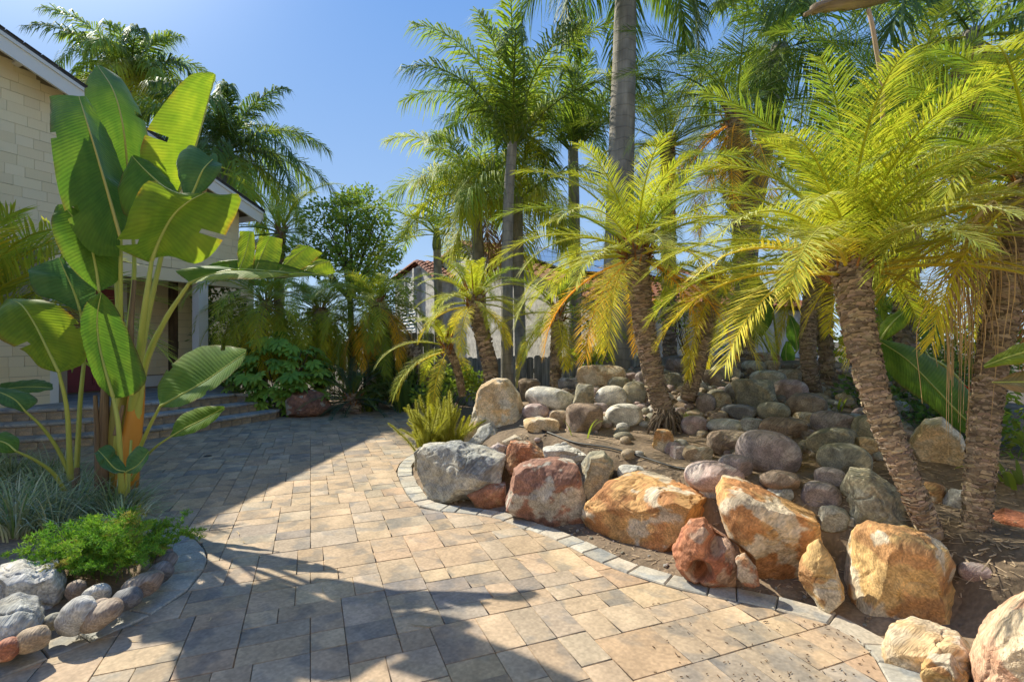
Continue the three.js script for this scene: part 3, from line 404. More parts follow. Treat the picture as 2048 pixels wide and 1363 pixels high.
function rockGeo({ R, D, pal, seed, box = .62, cuts = 8, cutDepth = .16, rough = .04, bands = 0, detail = 14, holes, kind }) {
  // R(angle): outline radius in the facing plane (metres), D: half thickness; flat facets are cut, then the faces are weathered
  const rnd = RNG(seed * 977 + 13), { pos, idx } = ico(detail), n = pos.length / 3, P = new Float32Array(n * 3), S = (R(0) + R(Math.PI / 2) + R(Math.PI) + R(-Math.PI / 2)) / 4;
  const planes = []; for (let i = 0; i < cuts; i++) { const a = rnd() * 6.283, c = rnd() * 1.5 - .35, s = Math.sqrt(Math.max(0, 1 - c * c)); planes.push([Math.cos(a) * s, Math.sin(a) * s * .8, c, 1 - cutDepth * (.35 + rnd() * 1.1)]); }
  for (let i = 0; i < n; i++) {
    const x = pos[i * 3], y = pos[i * 3 + 1], z = pos[i * 3 + 2], rad = Math.hypot(x, y) || 1e-6, ph = Math.atan2(y, x);
    let f = rad, g = z; const E2 = 2 / box, m = Math.pow(Math.pow(f, E2) + Math.pow(Math.abs(g), E2), 1 / E2); f /= m; g /= m;
    let q = [x / rad * f, y / rad * f, g];
    for (const [a, b, c, d] of planes) { const k = q[0] * a + q[1] * b + q[2] * c - d; if (k > 0) { q[0] -= k * a; q[1] -= k * b; q[2] -= k * c; } }
    const rr = R(ph), nz = rough * S; let X = q[0] * rr, Y = q[1] * rr, Z = q[2] * D;
    const l = Math.hypot(X, Y, Z) || 1, s1 = 2.2 / S, n1 = (fbm(X * s1 + seed, Y * s1, Z * s1, 4) - .5) * 2, n2 = (Math.abs(fbm(X * s1 * 1.7, Y * s1 * 1.7 + seed, Z * s1 * 1.7 + 5, 3) - .5) * 2 - .3);
    const n3 = fbm(X * 28 + seed, Y * 28, Z * 28, 3) - .5, st = Math.abs(fbm(X * 4 + seed, Y * 4, Z * 4 + 9, 3) - .5); let k = 1 + ((n1 * .75 + n2 * .55) * nz * 1.4 + n3 * (kind === 'cobble' ? .004 : .018) - (kind === 'cobble' ? 0 : .012 * (1 - sstep(0, .02, st)))) / l;
    if (holes) for (const [hx, hy, hr, hd] of holes) { const dd = Math.hypot(X - hx * S, Y - hy * S) / (hr * S); if (Z > 0 && dd < 1) Z -= hd * S * (1 - dd * dd) ** 1.2; }
    P[i * 3] = X * k; P[i * 3 + 1] = Y * k; P[i * 3 + 2] = Z * k;
  }
  const g = new THREE.BufferGeometry(); g.setAttribute('position', new THREE.BufferAttribute(P, 3)); g.setIndex(idx); g.computeVertexNormals();
  const N = g.attributes.normal, col = new Float32Array(n * 3), uv = new Float32Array(n * 2), [A, B, E] = PAL[pal];
  for (let i = 0; i < n; i++) {
    const X = P[i * 3], Y = P[i * 3 + 1], Z = P[i * 3 + 2], f = kind === 'cobble' ? 8 : 5.5, wp = .12 * (fbm(X * 9, Y * 9, Z * 9, 2) - .5), a = fbm((X + wp) * f + seed, (Y + wp) * f * 1.5, Z * f, 6), b = fbm(X * f * .9 + 30, (Y - wp) * f * 1.2 + seed, (Z + wp) * f * .9, 6), c2 = fbm(X * 26, Y * 26, Z * 26 + seed, 3);
    const m1 = sstep(.44, .57, a), m2 = sstep(.54, .59, b) * .85, bd = bands ? .5 + .5 * Math.sin((Y * .9 + X * .35 + Z * .25 + .03 * a) * bands) : 0;
    for (let q = 0; q < 3; q++) { let v = lerp(lerp(A[q], B[q], m1), E[q], m2); if (bands) v = lerp(v, E[q] * 1.05, sstep(.62, .9, bd) * .6); col[i * 3 + q] = v * (.66 + .68 * c2) * 1.24; }
    const ax = Math.abs(N.getX(i)), ay = Math.abs(N.getY(i)), az = Math.abs(N.getZ(i)); uv[i * 2] = (X + Z * .7) * 1; uv[i * 2 + 1] = (Y + Z * .7 + X * .13) * 1;
  }
  g.setAttribute('color', new THREE.BufferAttribute(col, 3)); g.setAttribute('uv', new THREE.BufferAttribute(uv, 2)); return g;
}
let rockSeed = 1;
function place(m, p, yaw = 0) { const d = camera.position.clone().sub(p); m.position.copy(p); m.rotation.y = Math.atan2(d.x, d.z) + yaw; }
function outlined(name, label, d, pts, pal, o = {}) {         // boulder whose silhouette was measured on the photograph, standing d metres away
  let cx = 0, cy = 0; for (const [x, y] of pts) { cx += x; cy += y; } cx /= pts.length; cy /= pts.length;
  const c = at(cx, cy, d), stretch = Math.cos(Math.atan((cx - CX) / F)), loc = pts.map(([x, y]) => [(x - cx) / F * d * stretch * 1.05, -(y - cy) / F * d * 1.05]);
  const R = (a) => { const dx = Math.cos(a), dy = Math.sin(a); let best = .02; for (let i = 0; i < loc.length; i++) { const [x1, y1] = loc[i], [x2, y2] = loc[(i + 1) % loc.length], ex = x2 - x1, ey = y2 - y1, den = dx * ey - dy * ex; if (Math.abs(den) < 1e-9) continue; const t = (x1 * ey - y1 * ex) / den, s = (x1 * dy - y1 * dx) / den; if (t > 0 && s >= -1e-6 && s <= 1 + 1e-6) best = Math.max(best, t); } return best; };
  const w = (Math.max(...loc.map((q) => q[0])) - Math.min(...loc.map((q) => q[0]))) / 2;
  const g = rockGeo({ R, D: o.D ?? w * .75, pal, seed: rockSeed++, detail: w > .2 ? 40 : 26, ...o });
  const m = solo(name, g, rockMat, label, 'rock', o.group); place(m, c, o.yaw); return m;
}
function cobble(label, px, py, w, h, pal, o = {}) {           // rock given by its width and height in the photograph; it lies where that spot meets the ground
  const d = o.d ?? hitBed(px, py + h * .42), c = at(px, py, d + .02), st = Math.cos(Math.atan((px - CX) / F)), a = w / 2 / F * d * st * 1.16, b = h / 2 / F * d * 1.16, ang = o.ang ?? 0;
  const R = (t) => { const e = o.angular ? .55 : .86, ct = Math.abs(Math.cos(t - ang)), s = Math.abs(Math.sin(t - ang)); const ex = 2 / e; return Math.pow(Math.pow(ct / a, ex) + Math.pow(s / b, ex), -1 / ex); };
  const g = rockGeo({ R, D: Math.max(a * .8, b * .9), pal, seed: rockSeed++, detail: w > 70 ? 16 : 10, box: o.angular ? .6 : .82, cuts: o.angular ? 9 : 6, cutDepth: o.angular ? .28 : .15, rough: o.angular ? .06 : .032, kind: 'cobble', ...o });
  const m = solo(o.angular ? 'angular_rock' : 'river_cobble', g, o.angular ? rockMat : cobbleMat, label, 'rock', o.group ?? 'rocks of the mound'); place(m, c, o.yaw ?? 0); return m;
}
{ // boulders along the kerb
  const g = { group: 'boulders edging the rock garden' };
  outlined('boulder', 'grey craggy boulder at the kerb, first of the edging row beside the feathery fern', 4.98, [[838, 905], [852, 892], [905, 888], [960, 895], [1006, 912], [1015, 945], [1010, 985], [965, 1002], [905, 1010], [878, 1008], [850, 975], [838, 940]], 'grey', { ...g, D: .34, cutDepth: .20, rough: .075, yaw: -.1 });
  outlined('boulder', 'dark narrow stone wedged behind the left end of the grey craggy boulder', 5.15, [[828, 905], [842, 893], [850, 915], [845, 945], [830, 940]], 'olive', { ...g, detail: 10 });
  outlined('boulder', 'small rust stone low in the gap right of the grey craggy boulder', 4.75, [[935, 985], [975, 965], [1010, 968], [1015, 1010], [1000, 1022], [955, 1012]], 'rust', { ...g, detail: 12 });
  outlined('boulder', 'blocky orange boulder perched on top between the grey and the red boulders', 5.0, [[1013, 905], [1022, 884], [1060, 885], [1095, 912], [1092, 932], [1045, 938], [1020, 946], [1012, 930]], 'rust', { ...g, cutDepth: .2 });
  outlined('boulder', 'small pinkish stone left of the blocky orange boulder', 5.25, [[980, 895], [995, 886], [1014, 892], [1013, 915], [985, 912]], 'pink', { ...g, detail: 10 });
  outlined('boulder', 'flat brown stone lying behind the blocky orange boulder', 5.35, [[1005, 880], [1030, 870], [1065, 875], [1070, 885], [1012, 890]], 'tan', { ...g, detail: 10 });
  outlined('boulder', 'pale flat slab lying above the reddish boulder', 4.85, [[1088, 897], [1130, 893], [1205, 905], [1215, 918], [1170, 936], [1120, 922], [1092, 912]], 'pale', { ...g, D: .18, cutDepth: .2 });
  outlined('boulder', 'reddish flat-faced boulder with a pale grey patch at its foot', 4.4, [[1012, 965], [1020, 942], [1062, 928], [1110, 920], [1150, 928], [1166, 972], [1174, 1015], [1166, 1066], [1115, 1062], [1050, 1032], [1010, 1010]], 'red', { ...g, D: .24, box: .45, cutDepth: .19, rough: .035, yaw: .12 });
  outlined('boulder', 'upright grey-green stone between the reddish and the big orange boulder', 4.35, [[1163, 930], [1180, 908], [1208, 905], [1226, 925], [1222, 965], [1200, 990], [1180, 1002], [1168, 980]], 'olive', { ...g, D: .2 });
  outlined('boulder', 'big block-shaped orange boulder with a bright flat top, fourth along the kerb', 3.95, [[1165, 1050], [1190, 1005], [1212, 966], [1235, 959], [1310, 964], [1425, 982], [1432, 1010], [1440, 1040], [1400, 1085], [1350, 1115], [1290, 1130], [1240, 1125], [1195, 1098]], 'orange', { ...g, D: .42, box: .45, cutDepth: .24, rough: .055, yaw: -.35 });
  outlined('boulder', 'round pitted lava-red rock with a hollow in its face', 3.22, [[1348, 1110], [1362, 1068], [1380, 1042], [1408, 1040], [1428, 1062], [1460, 1080], [1470, 1115], [1466, 1160], [1430, 1170], [1385, 1162], [1352, 1138]], 'lava', { ...g, D: .17, box: .85, cuts: 3, rough: .10, holes: [[-.1, -.32, .40, .95], [.30, .45, .36, .6]] });
  outlined('boulder', 'massive rust-orange boulder leaning right of the pitted rock', 3.4, [[1432, 1000], [1446, 974], [1482, 976], [1545, 1000], [1636, 1028], [1652, 1068], [1650, 1090], [1612, 1112], [1594, 1180], [1545, 1178], [1492, 1152], [1468, 1095], [1447, 1052]], 'orange', { ...g, D: .33, box: .45, cutDepth: .24, rough: .055, yaw: .1 });
  outlined('boulder', 'small dark orange stone at the foot of the massive leaning boulder', 3.02, [[1470, 1120], [1490, 1108], [1512, 1130], [1520, 1165], [1490, 1170], [1474, 1150]], 'rust', { ...g, detail: 10 });
  outlined('boulder', 'diamond-shaped orange stone with a white tip at the kerb', 2.9, [[1600, 1140], [1618, 1100], [1638, 1085], [1655, 1104], [1685, 1148], [1687, 1182], [1658, 1214], [1643, 1212], [1600, 1166]], 'yellow', { ...g, D: .12, box: .55, cutDepth: .2 });
  outlined('boulder', 'large yellow-orange slab-faced boulder, tallest at the right end of the kerb', 2.92, [[1688, 1128], [1714, 1066], [1736, 1054], [1800, 1062], [1900, 1080], [1918, 1108], [1925, 1160], [1932, 1240], [1900, 1275], [1830, 1290], [1765, 1282], [1700, 1230], [1692, 1170]], 'yellow', { ...g, D: .24, box: .42, cutDepth: .18, rough: .045, yaw: .28 });
  outlined('boulder', 'cream and rust marbled block at the bottom right of the paving', 2.42, [[1764, 1290], [1775, 1262], [1830, 1256], [1915, 1262], [1936, 1280], [1930, 1330], [1900, 1400], [1780, 1410], [1764, 1370]], 'cream', { ...g, D: .2, cutDepth: .2 });
  outlined('boulder', 'small amber stone in front of the marbled block', 2.26, [[1842, 1345], [1862, 1318], [1900, 1310], [1935, 1345], [1930, 1400], [1850, 1400]], 'yellow', { ...g, D: .1 });
  outlined('boulder', 'grey-tan rounded boulder behind the huge peach boulder', 2.75, [[1928, 1260], [1942, 1215], [1980, 1182], [2040, 1178], [2090, 1200], [2090, 1290], [1990, 1310], [1935, 1290]], 'grey', { ...g, D: .22, box: .8 });
  outlined('boulder', 'huge smooth peach boulder cut by the right edge of the picture', 2.15, [[1940, 1340], [1960, 1285], [2005, 1235], [2060, 1198], [2160, 1190], [2240, 1300], [2220, 1420], [2080, 1480], [1950, 1440]], 'peach', { ...g, D: .28, box: .9, cuts: 3, rough: .02 });
  outlined('boulder', 'tall cream boulder standing at the near end of the mound', 6.2, [[930, 880], [945, 830], [955, 795], [968, 772], [990, 759], [1012, 760], [1034, 788], [1047, 828], [1046, 868], [1010, 880], [965, 880], [938, 895]], 'cream', { D: .36, cutDepth: .16, rough: .05, group: g.group, yaw: -.2 });
  outlined('boulder', 'pointed grey stone leaning at the foot of the tall cream boulder', 5.75, [[938, 880], [960, 855], [980, 847], [998, 862], [1006, 885], [985, 896], [945, 895]], 'grey', { ...g, cutDepth: .28, detail: 14 });
  outlined('boulder', 'small olive stone under the feathery fern', 6.5, [[828, 882], [840, 876], [856, 884], [852, 898], [830, 894]], 'olive', { ...g, detail: 8 });
  outlined('boulder', 'dark red rock at the back edge of the patio below the broad-leaved shrub', 10.3, [[572, 800], [582, 782], [625, 780], [652, 790], [660, 815], [640, 830], [600, 832], [575, 826]], 'red', { D: .35, rough: .06 });
  outlined('boulder', 'large cream boulder in dappled shade between the two thick palm trunks', 3.95, [[1815, 960], [1822, 880], [1850, 845], [1885, 838], [1920, 865], [1950, 930], [1945, 985], [1880, 1000], [1830, 990]], 'cream', { D: .3, cutDepth: .2 });
  outlined('boulder', 'big grey boulder leaning against the foot of the nearest palm', 3.35, [[1680, 985], [1700, 945], [1740, 944], [1790, 975], [1830, 1025], [1832, 1060], [1780, 1070], [1715, 1055], [1685, 1030]], 'olive', { D: .24, box: .85, cuts: 4, rough: .04 });
  outlined('boulder', 'terracotta coloured long stone at the right edge beyond the palms', 3.1, [[1985, 1035], [2010, 1026], [2080, 1030], [2090, 1090], [2060, 1110], [2010, 1090], [1990, 1065]], 'terra', { D: .2, box: .8 });
}
{ // stones of the mound
  const A = { angular: 1 };
  [['long grey banded cobble topping the front row right of the cream boulder', 1102, 799, 92, 42, 'pale', { ang: -.18, bands: 90 }], ['rounded pink cobble under the long banded cobble', 1072, 823, 48, 29, 'pink'], ['small mustard block between the pink cobble and the pinkish angular rock', 1118, 839, 33, 32, 'tan', A], ['pinkish brown angular rock in the middle of the front row', 1168, 838, 66, 54, 'pink', { ...A, pal: 'brown' }], ['flat pale tan slab on the soil beside the cream boulder', 1080, 850, 68, 24, 'cream', A], ['olive block wedged behind the pinkish angular rock', 1168, 795, 46, 46, 'olive', A], ['grey egg-shaped cobble high in the front row', 1222, 795, 56, 42, 'pale', { ang: .12 }], ['cream and grey striped cobble left of the thick palm root', 1248, 831, 66, 42, 'pale', { bands: 110, ang: .08 }], ['small dark mauve cobble tucked under the egg-shaped cobble', 1200, 820, 36, 26, 'mauve'], ['grey-green cobble against the palm trunk', 1270, 788, 44, 46, 'olive'], ['large pale tan rock on top of the front row below the fence', 1202, 753, 86, 40, 'cream', { ...A, pal: 'tan' }], ['dark grey low rock in front of the sunlit fence', 1140, 769, 44, 24, 'slate', A], ['brown layered rock right behind the tall cream boulder', 1058, 780, 42, 40, 'brown', { ...A, bands: 80 }], ['pale pink pebble touching the palm root', 1275, 812, 17, 17, 'pink'], ['rounded pink cobble at the right edge of the bare soil', 1390, 851, 50, 36, 'pink'], ['amber angular rock sitting alone on the bare soil', 1325, 884, 40, 44, 'yellow', A], ['tiny reddish cobble beside the angular brownish rock', 1209, 842, 18, 17, 'pink'], ['small rosy cobble high behind the palm trunk', 1264, 754, 25, 17, 'pink'], ['grey-mauve cobble at the back left of the leaning palm', 1283, 760, 24, 30, 'mauve'], ['grey tan cobble behind the egg-shaped cobble', 1238, 767, 42, 25, 'olive'], ['pinkish grey shard on the soil right of the amber rock', 1358, 906, 34, 28, 'pink', A], ['tan flat shard on the soil left of the flat brown slab', 1396, 909, 54, 30, 'tan', A], ['large mauve cobble behind the big orange boulder', 1428, 953, 106, 52, 'mauve', { pal: 'pink' }], ['largest smooth mauve-grey oval boulder in the open soil', 1536, 906, 116, 77, 'mauve', { ang: -.16, rough: .012, cutDepth: .05 }], ['maroon cobble half hidden left under the large smooth oval boulder', 1470, 932, 62, 40, 'mauve'], ['flat tan cobble below the large smooth oval boulder', 1561, 960, 75, 32, 'brown'], ['pale flat pinkish cobble above the flat brown slab', 1451, 853, 66, 28, 'pale'], ['small grey angular rock right of the pale flat cobble', 1505, 853, 44, 30, 'pale', A], ['mottled brown angular rock behind the large smooth oval boulder', 1566, 859, 86, 42, 'brown', A], ['dark slate cobble in the middle of the mound', 1478, 823, 66, 27, 'slate'], ['olive tan oval cobble right of the dark slate cobble', 1547, 823, 60, 34, 'olive'], ['broad brown sloping boulder below the brown oval cobble', 1612, 813, 76, 48, 'brown'], ['brown-pink oval cobble in the upper right of the mound', 1580, 782, 66, 42, 'brown', { pal: 'pink' }], ['big olive craggy rock at the centre of the mound', 1509, 789, 90, 54, 'olive', A], ['slate upright stone left of the big olive craggy rock', 1466, 788, 32, 40, 'slate'], ['dark mauve oval cobble behind the twin palm roots', 1412, 808, 36, 38, 'mauve'], ['tan spade-shaped stone right of the dark mauve cobble', 1441, 803, 40, 32, 'tan', A], ['brown oval cobble high behind the leaning palm trunk', 1417, 757, 46, 32, 'brown'], ['grey smooth boulder near the top of the mound', 1536, 757, 66, 30, 'pale'], ['grey slab near the top left of the mound', 1444, 746, 64, 25, 'grey', A], ['orange-tan rock near the top right of the mound', 1582, 752, 54, 24, 'tan', A], ['grey rounded rock on the crest of the mound', 1507, 733, 48, 22, 'grey'], ['tan cube-like rock on the crest', 1546, 733, 32, 22, 'tan', A], ['orange-brown rock, highest on the mound', 1533, 715, 48, 19, 'rust', A], ['pale stone left of the slender palm foot', 1628, 782, 42, 22, 'pale', A], ['pale tan stone left of the mauve angular boulder', 1613, 842, 50, 30, 'cream', A], ['mauve angular boulder left of the nearest palm trunk', 1668, 850, 84, 48, 'mauve', A], ['olive round rock against the nearest palm trunk', 1732, 862, 54, 56, 'olive'], ['large olive slab below the mauve angular boulder', 1664, 886, 100, 54, 'olive', A], ['dappled olive grey boulder lower right of the large olive slab', 1688, 920, 100, 58, 'olive'], ['white and orange rock touching the nearest palm trunk', 1732, 896, 42, 38, 'cream', A], ['dark mauve round cobble left of the big leaning grey boulder', 1642, 993, 74, 52, 'slate', { pal: 'mauve' }], ['mauve cobble behind the dark mauve round cobble', 1660, 955, 60, 36, 'mauve'], ['small grey angular rock between the orange boulder and the white stone', 1668, 1038, 56, 44, 'grey', A], ['white-grey stone behind the tall yellow boulder', 1712, 1054, 50, 36, 'pale', A], ['blue-grey low stone behind the massive leaning boulder', 1560, 990, 58, 30, 'grey', A], ['small white-grey stone behind the big block-shaped boulder', 1420, 981, 50, 22, 'pale', A], ['flat brown layered slab left of the large smooth oval boulder', 1450, 884, 96, 40, 'brown', { ...A, bands: 70 }], ['pink flat stone on the dry litter at the right', 1955, 1146, 70, 34, 'pink'], ['yellowish rock behind the nearest palm foot', 1865, 990, 60, 44, 'yellow', A], ['grey bleached slab right of the nearest palm foot', 1925, 1000, 70, 40, 'pale', A], ['long low white-grey stone on the soil right of the grey-green stone', 1270, 945, 62, 22, 'pale', A], ['pink lilac rock at the far back of the mound crest', 1352, 730, 40, 24, 'mauve', A], ['white weathered rock beside the bare twigs on the crest', 1400, 722, 44, 30, 'pale', A], ['brown rock left of the leaning palm foot', 1345, 765, 36, 34, 'olive', A], ['pale stone on the slope below the slender palm', 1690, 800, 44, 26, 'cream', A], ['olive stone on the right shoulder of the mound', 1770, 800, 50, 30, 'olive', A]]
    .forEach(([l, x, y, w, h, p, o = {}]) => cobble(l, x, y, w, h, p, o));
  // smaller fill stones that no one would count
  const rnd = RNG(404), gs = []; const base = ['tan', 'olive', 'pale', 'brown', 'pink'].map((p, i) => rockGeo({ R: () => 1, D: .8, pal: p, seed: 900 + i, detail: 3, rough: .09, cuts: 5, box: .8 }));
  const put = (x, z, s, y = bedY(x, z)) => { const g = base[Math.floor(rnd() * 5)].clone(); g.scale(s * (.8 + rnd() * .6), s * (.5 + rnd() * .4), s); g.rotateY(rnd() * 6.3); g.translate(x, y + s * .18, z); gs.push(g); };
  for (let i = 0; i < 1100; i++) { const px = 1060 + rnd() * 760, py = 730 + rnd() * (rnd() < .12 || px > 1450 ? 190 : 125), d = hitBed(px, py), p = at(px, py, d); if (d < 8.9) put(p.x, p.z, .02 + rnd() * rnd() * .095); }
  for (let i = 0; i < 260; i++) { const k = kerbR[38 + Math.floor(rnd() * 42)], dd = .18 + rnd() * .22; const x = k[0] + dd * .8, z = k[1] - dd * .6; if (!inPoly(patio, x, z)) put(x, z, .006 + rnd() * rnd() * .02); }
  solo('gravel', mergeGeometries(gs), cobbleMat, 'loose gravel and small fill stones between the larger rocks', 'gravel', null, 'stuff');
}
{ // stones of the left bed
  const g = { group: 'stones along the left bed' };
  outlined('boulder', 'big bluish grey boulder in the shaded left bed with a hose across it', 2.86, [[-40, 1160], [0, 1130], [48, 1127], [72, 1140], [112, 1136], [132, 1170], [126, 1208], [88, 1225], [30, 1215], [-40, 1215]], 'mauve', { ...g, pal: 'pale', D: .24, box: .8, cuts: 5, rough: .03 });
  outlined('boulder', 'greenish grey rounded boulder at the lower left edge', 2.5, [[-60, 1235], [0, 1206], [40, 1200], [75, 1216], [90, 1245], [78, 1278], [20, 1292], [-60, 1290]], 'grey', { ...g, D: .2, box: .85, cuts: 4 });
  const L = (l, x, y, w, h, p, ang = 0) => { const d = (EYE - .09) * F / (y + h * .35 - CY); cobble(l, x, y, w, h, p, { ang, d, group: g.group }); };
  L('tan-green cobble below the greenish boulder', 66, 1278, 70, 40, 'tan'); L('large pale lilac egg-shaped cobble beside the kerb', 154, 1231, 84, 54, 'pale', .95); L('brown oval cobble under the feathery shrub, right of the big bluish boulder', 153, 1181, 42, 36, 'brown', .5); L('lavender grey cobble above the lilac egg', 192, 1190, 56, 34, 'pale', .2); L('long brown cobble right of the lilac egg', 202, 1230, 84, 38, 'brown', .42); L('slate-blue cobble against the kerb middle', 250, 1199, 68, 34, 'slate', .2); L('tan flat cobble in the cobble row below the feathery shrub', 285, 1170, 82, 36, 'brown', .22); L('blue-grey cobble near the bend of the kerb', 320, 1145, 52, 34, 'slate', .5); L('dark teal cobble at the bend of the kerb', 332, 1121, 42, 28, 'slate', .4); L('mauve cobble, last of the row under the feathery shrub', 322, 1109, 44, 24, 'mauve', .2); L('dull red cobble at the left picture edge', 15, 1298, 46, 38, 'lava'); L('small brown cobble behind the long brown cobble', 202, 1212, 34, 26, 'brown'); L('small olive cobble left of the lilac egg', 106, 1243, 40, 28, 'olive');
  const rnd = RNG(55), gs = [], b = ['brown', 'olive', 'pale'].map((p, i) => rockGeo({ R: () => 1, D: .8, pal: p, seed: 950 + i, detail: 3, rough: .08, cuts: 4, box: .85 }));
  for (let i = 0; i < 240; i++) { const k = kerbL[8 + Math.floor(rnd() * 28)], dd = .22 + rnd() * .5, x = k[0] - dd, z = k[1] + (rnd() - .5) * .2; if (inPoly(patio, x, z)) continue; const q = b[i % 3].clone(), s = .006 + rnd() * rnd() * .022; q.scale(s, s * .7, s); q.rotateY(rnd() * 6); q.translate(x, bedY(x, z) + s * .2, z); gs.push(q); }
  solo('pebbles', mergeGeometries(gs), cobbleMat, 'fine pebbles between the cobbles of the left bed', 'pebbles', null, 'stuff');
}

// ---------- giant bird of paradise ----------
const paddleMat = leafMat(.20, .36, .035, .52, .5, { map: rep(T.leaf, 1, 1), bumpMap: rep(T.leafB, 1, 1), bumpScale: .003 });
const paddleLime = leafMat(.42, .54, .03, .6, .55, { map: T.leaf, bumpMap: T.leafB, bumpScale: .003 });
const paddleBlue = leafMat(.15, .30, .085, .4, .45, { map: T.leaf, bumpMap: T.leafB, bumpScale: .003 });
const ribMat = vc({ color: C(.40, .44, .09), roughness: .45 }), ribPale = vc({ color: C(.50, .42, .09), roughness: .45 });
const resample = (pts, n) => new THREE.CatmullRomCurve3(pts.map(([x, y, d]) => at(x, y, d)), false, 'centripetal').getSpacedPoints(n);
function paddleLeaf(plant, mid, Le, Re, mat, o = {}) {        // one leaf: midrib and both margins run base to tip, each point [x, y, depth] measured on the photograph
  const n = 26, m = resample(mid, n), L = Le && resample(Le, n), R = Re && resample(Re, n), G = new GB(), org = plant.position, K = 7, bow = o.bow ?? .10;
  for (const [E, sg] of [[L, -1], [R, 1]]) {
    if (!E) continue; let len = 0; const rows = [];
    for (let i = 0; i <= n; i++) {
      if (i) len += m[i].distanceTo(m[i - 1]);
      const T0 = m[Math.min(n, i + 1)].clone().sub(m[Math.max(0, i - 1)]), w = E[i].clone().sub(m[i]), N = V(0, 0, 0).crossVectors(T0, w).normalize(); if (N.z < 0) N.negate(); const W = w.length(), row = [];
      for (let k = 0; k <= K; k++) { const s = [0, .17, .36, .55, .72, .86, .955, 1][k], br = s > .9 ? sstep(.42, .6, fbm(len * 9, sg * 2.5, (o.seed || 0) + 3, 3)) * (s === 1 ? 1 : .45) : 0, rip = .004 * Math.sin(len * 60 + s * 4) * s + .012 * (fbm(len * 7, s * 2, sg * 3 + (o.seed || 0), 2) - .5) * s; row.push(G.v(m[i].clone().addScaledVector(w, s).addScaledVector(N, bow * W * Math.sin(s * Math.PI * .85) + rip), [1, 1, 1].map((c, q) => c * (1 + .10 * (fbm(len * 3, s * 3, q + (o.seed || 0), 2) - .5)) * lerp(1, [1.5, .55, 1.4][q], br)), s * .9 + .02, len * 1.0 + s * W * .12)); }
      rows.push(row);
    }
    for (let i = 0; i < n; i++) { const torn = o.tears && o.tears[sg]?.includes(i); for (let k = 0; k < (torn ? 3 + (i % 3) : K); k++) sg < 0 ? G.q(rows[i][k + 1], rows[i][k], rows[i + 1][k], rows[i + 1][k + 1]) : G.q(rows[i][k], rows[i][k + 1], rows[i + 1][k + 1], rows[i + 1][k]); }
  }
  const leaf = part('leaf', G.build(org), mat, plant);
  const g2 = new GB(); tube(g2, m.map((p) => p.clone().addScaledVector(V(-p.x, EYE - p.y, -p.z).normalize(), .002)), m.map((_, i) => lerp(o.r ?? .013, .0025, i / n)), 8, [1, 1, 1]); part('midrib', g2.build(org), o.rib || ribMat, leaf);
  return leaf;
}
function stalk(plant, pts, r0, r1, mat, name = 'petiole') { const P = spline(pts.map(([x, y, d]) => at(x, y, d)), 18), G = new GB(); tube(G, P, P.map((_, i) => lerp(r0, r1, i / 18)), 10, (t, a) => { const k = .9 + .2 * fbm(t * 9, a, 3, 2); return [k, k, k]; }); return part(name, G.build(plant.position), mat, plant); }
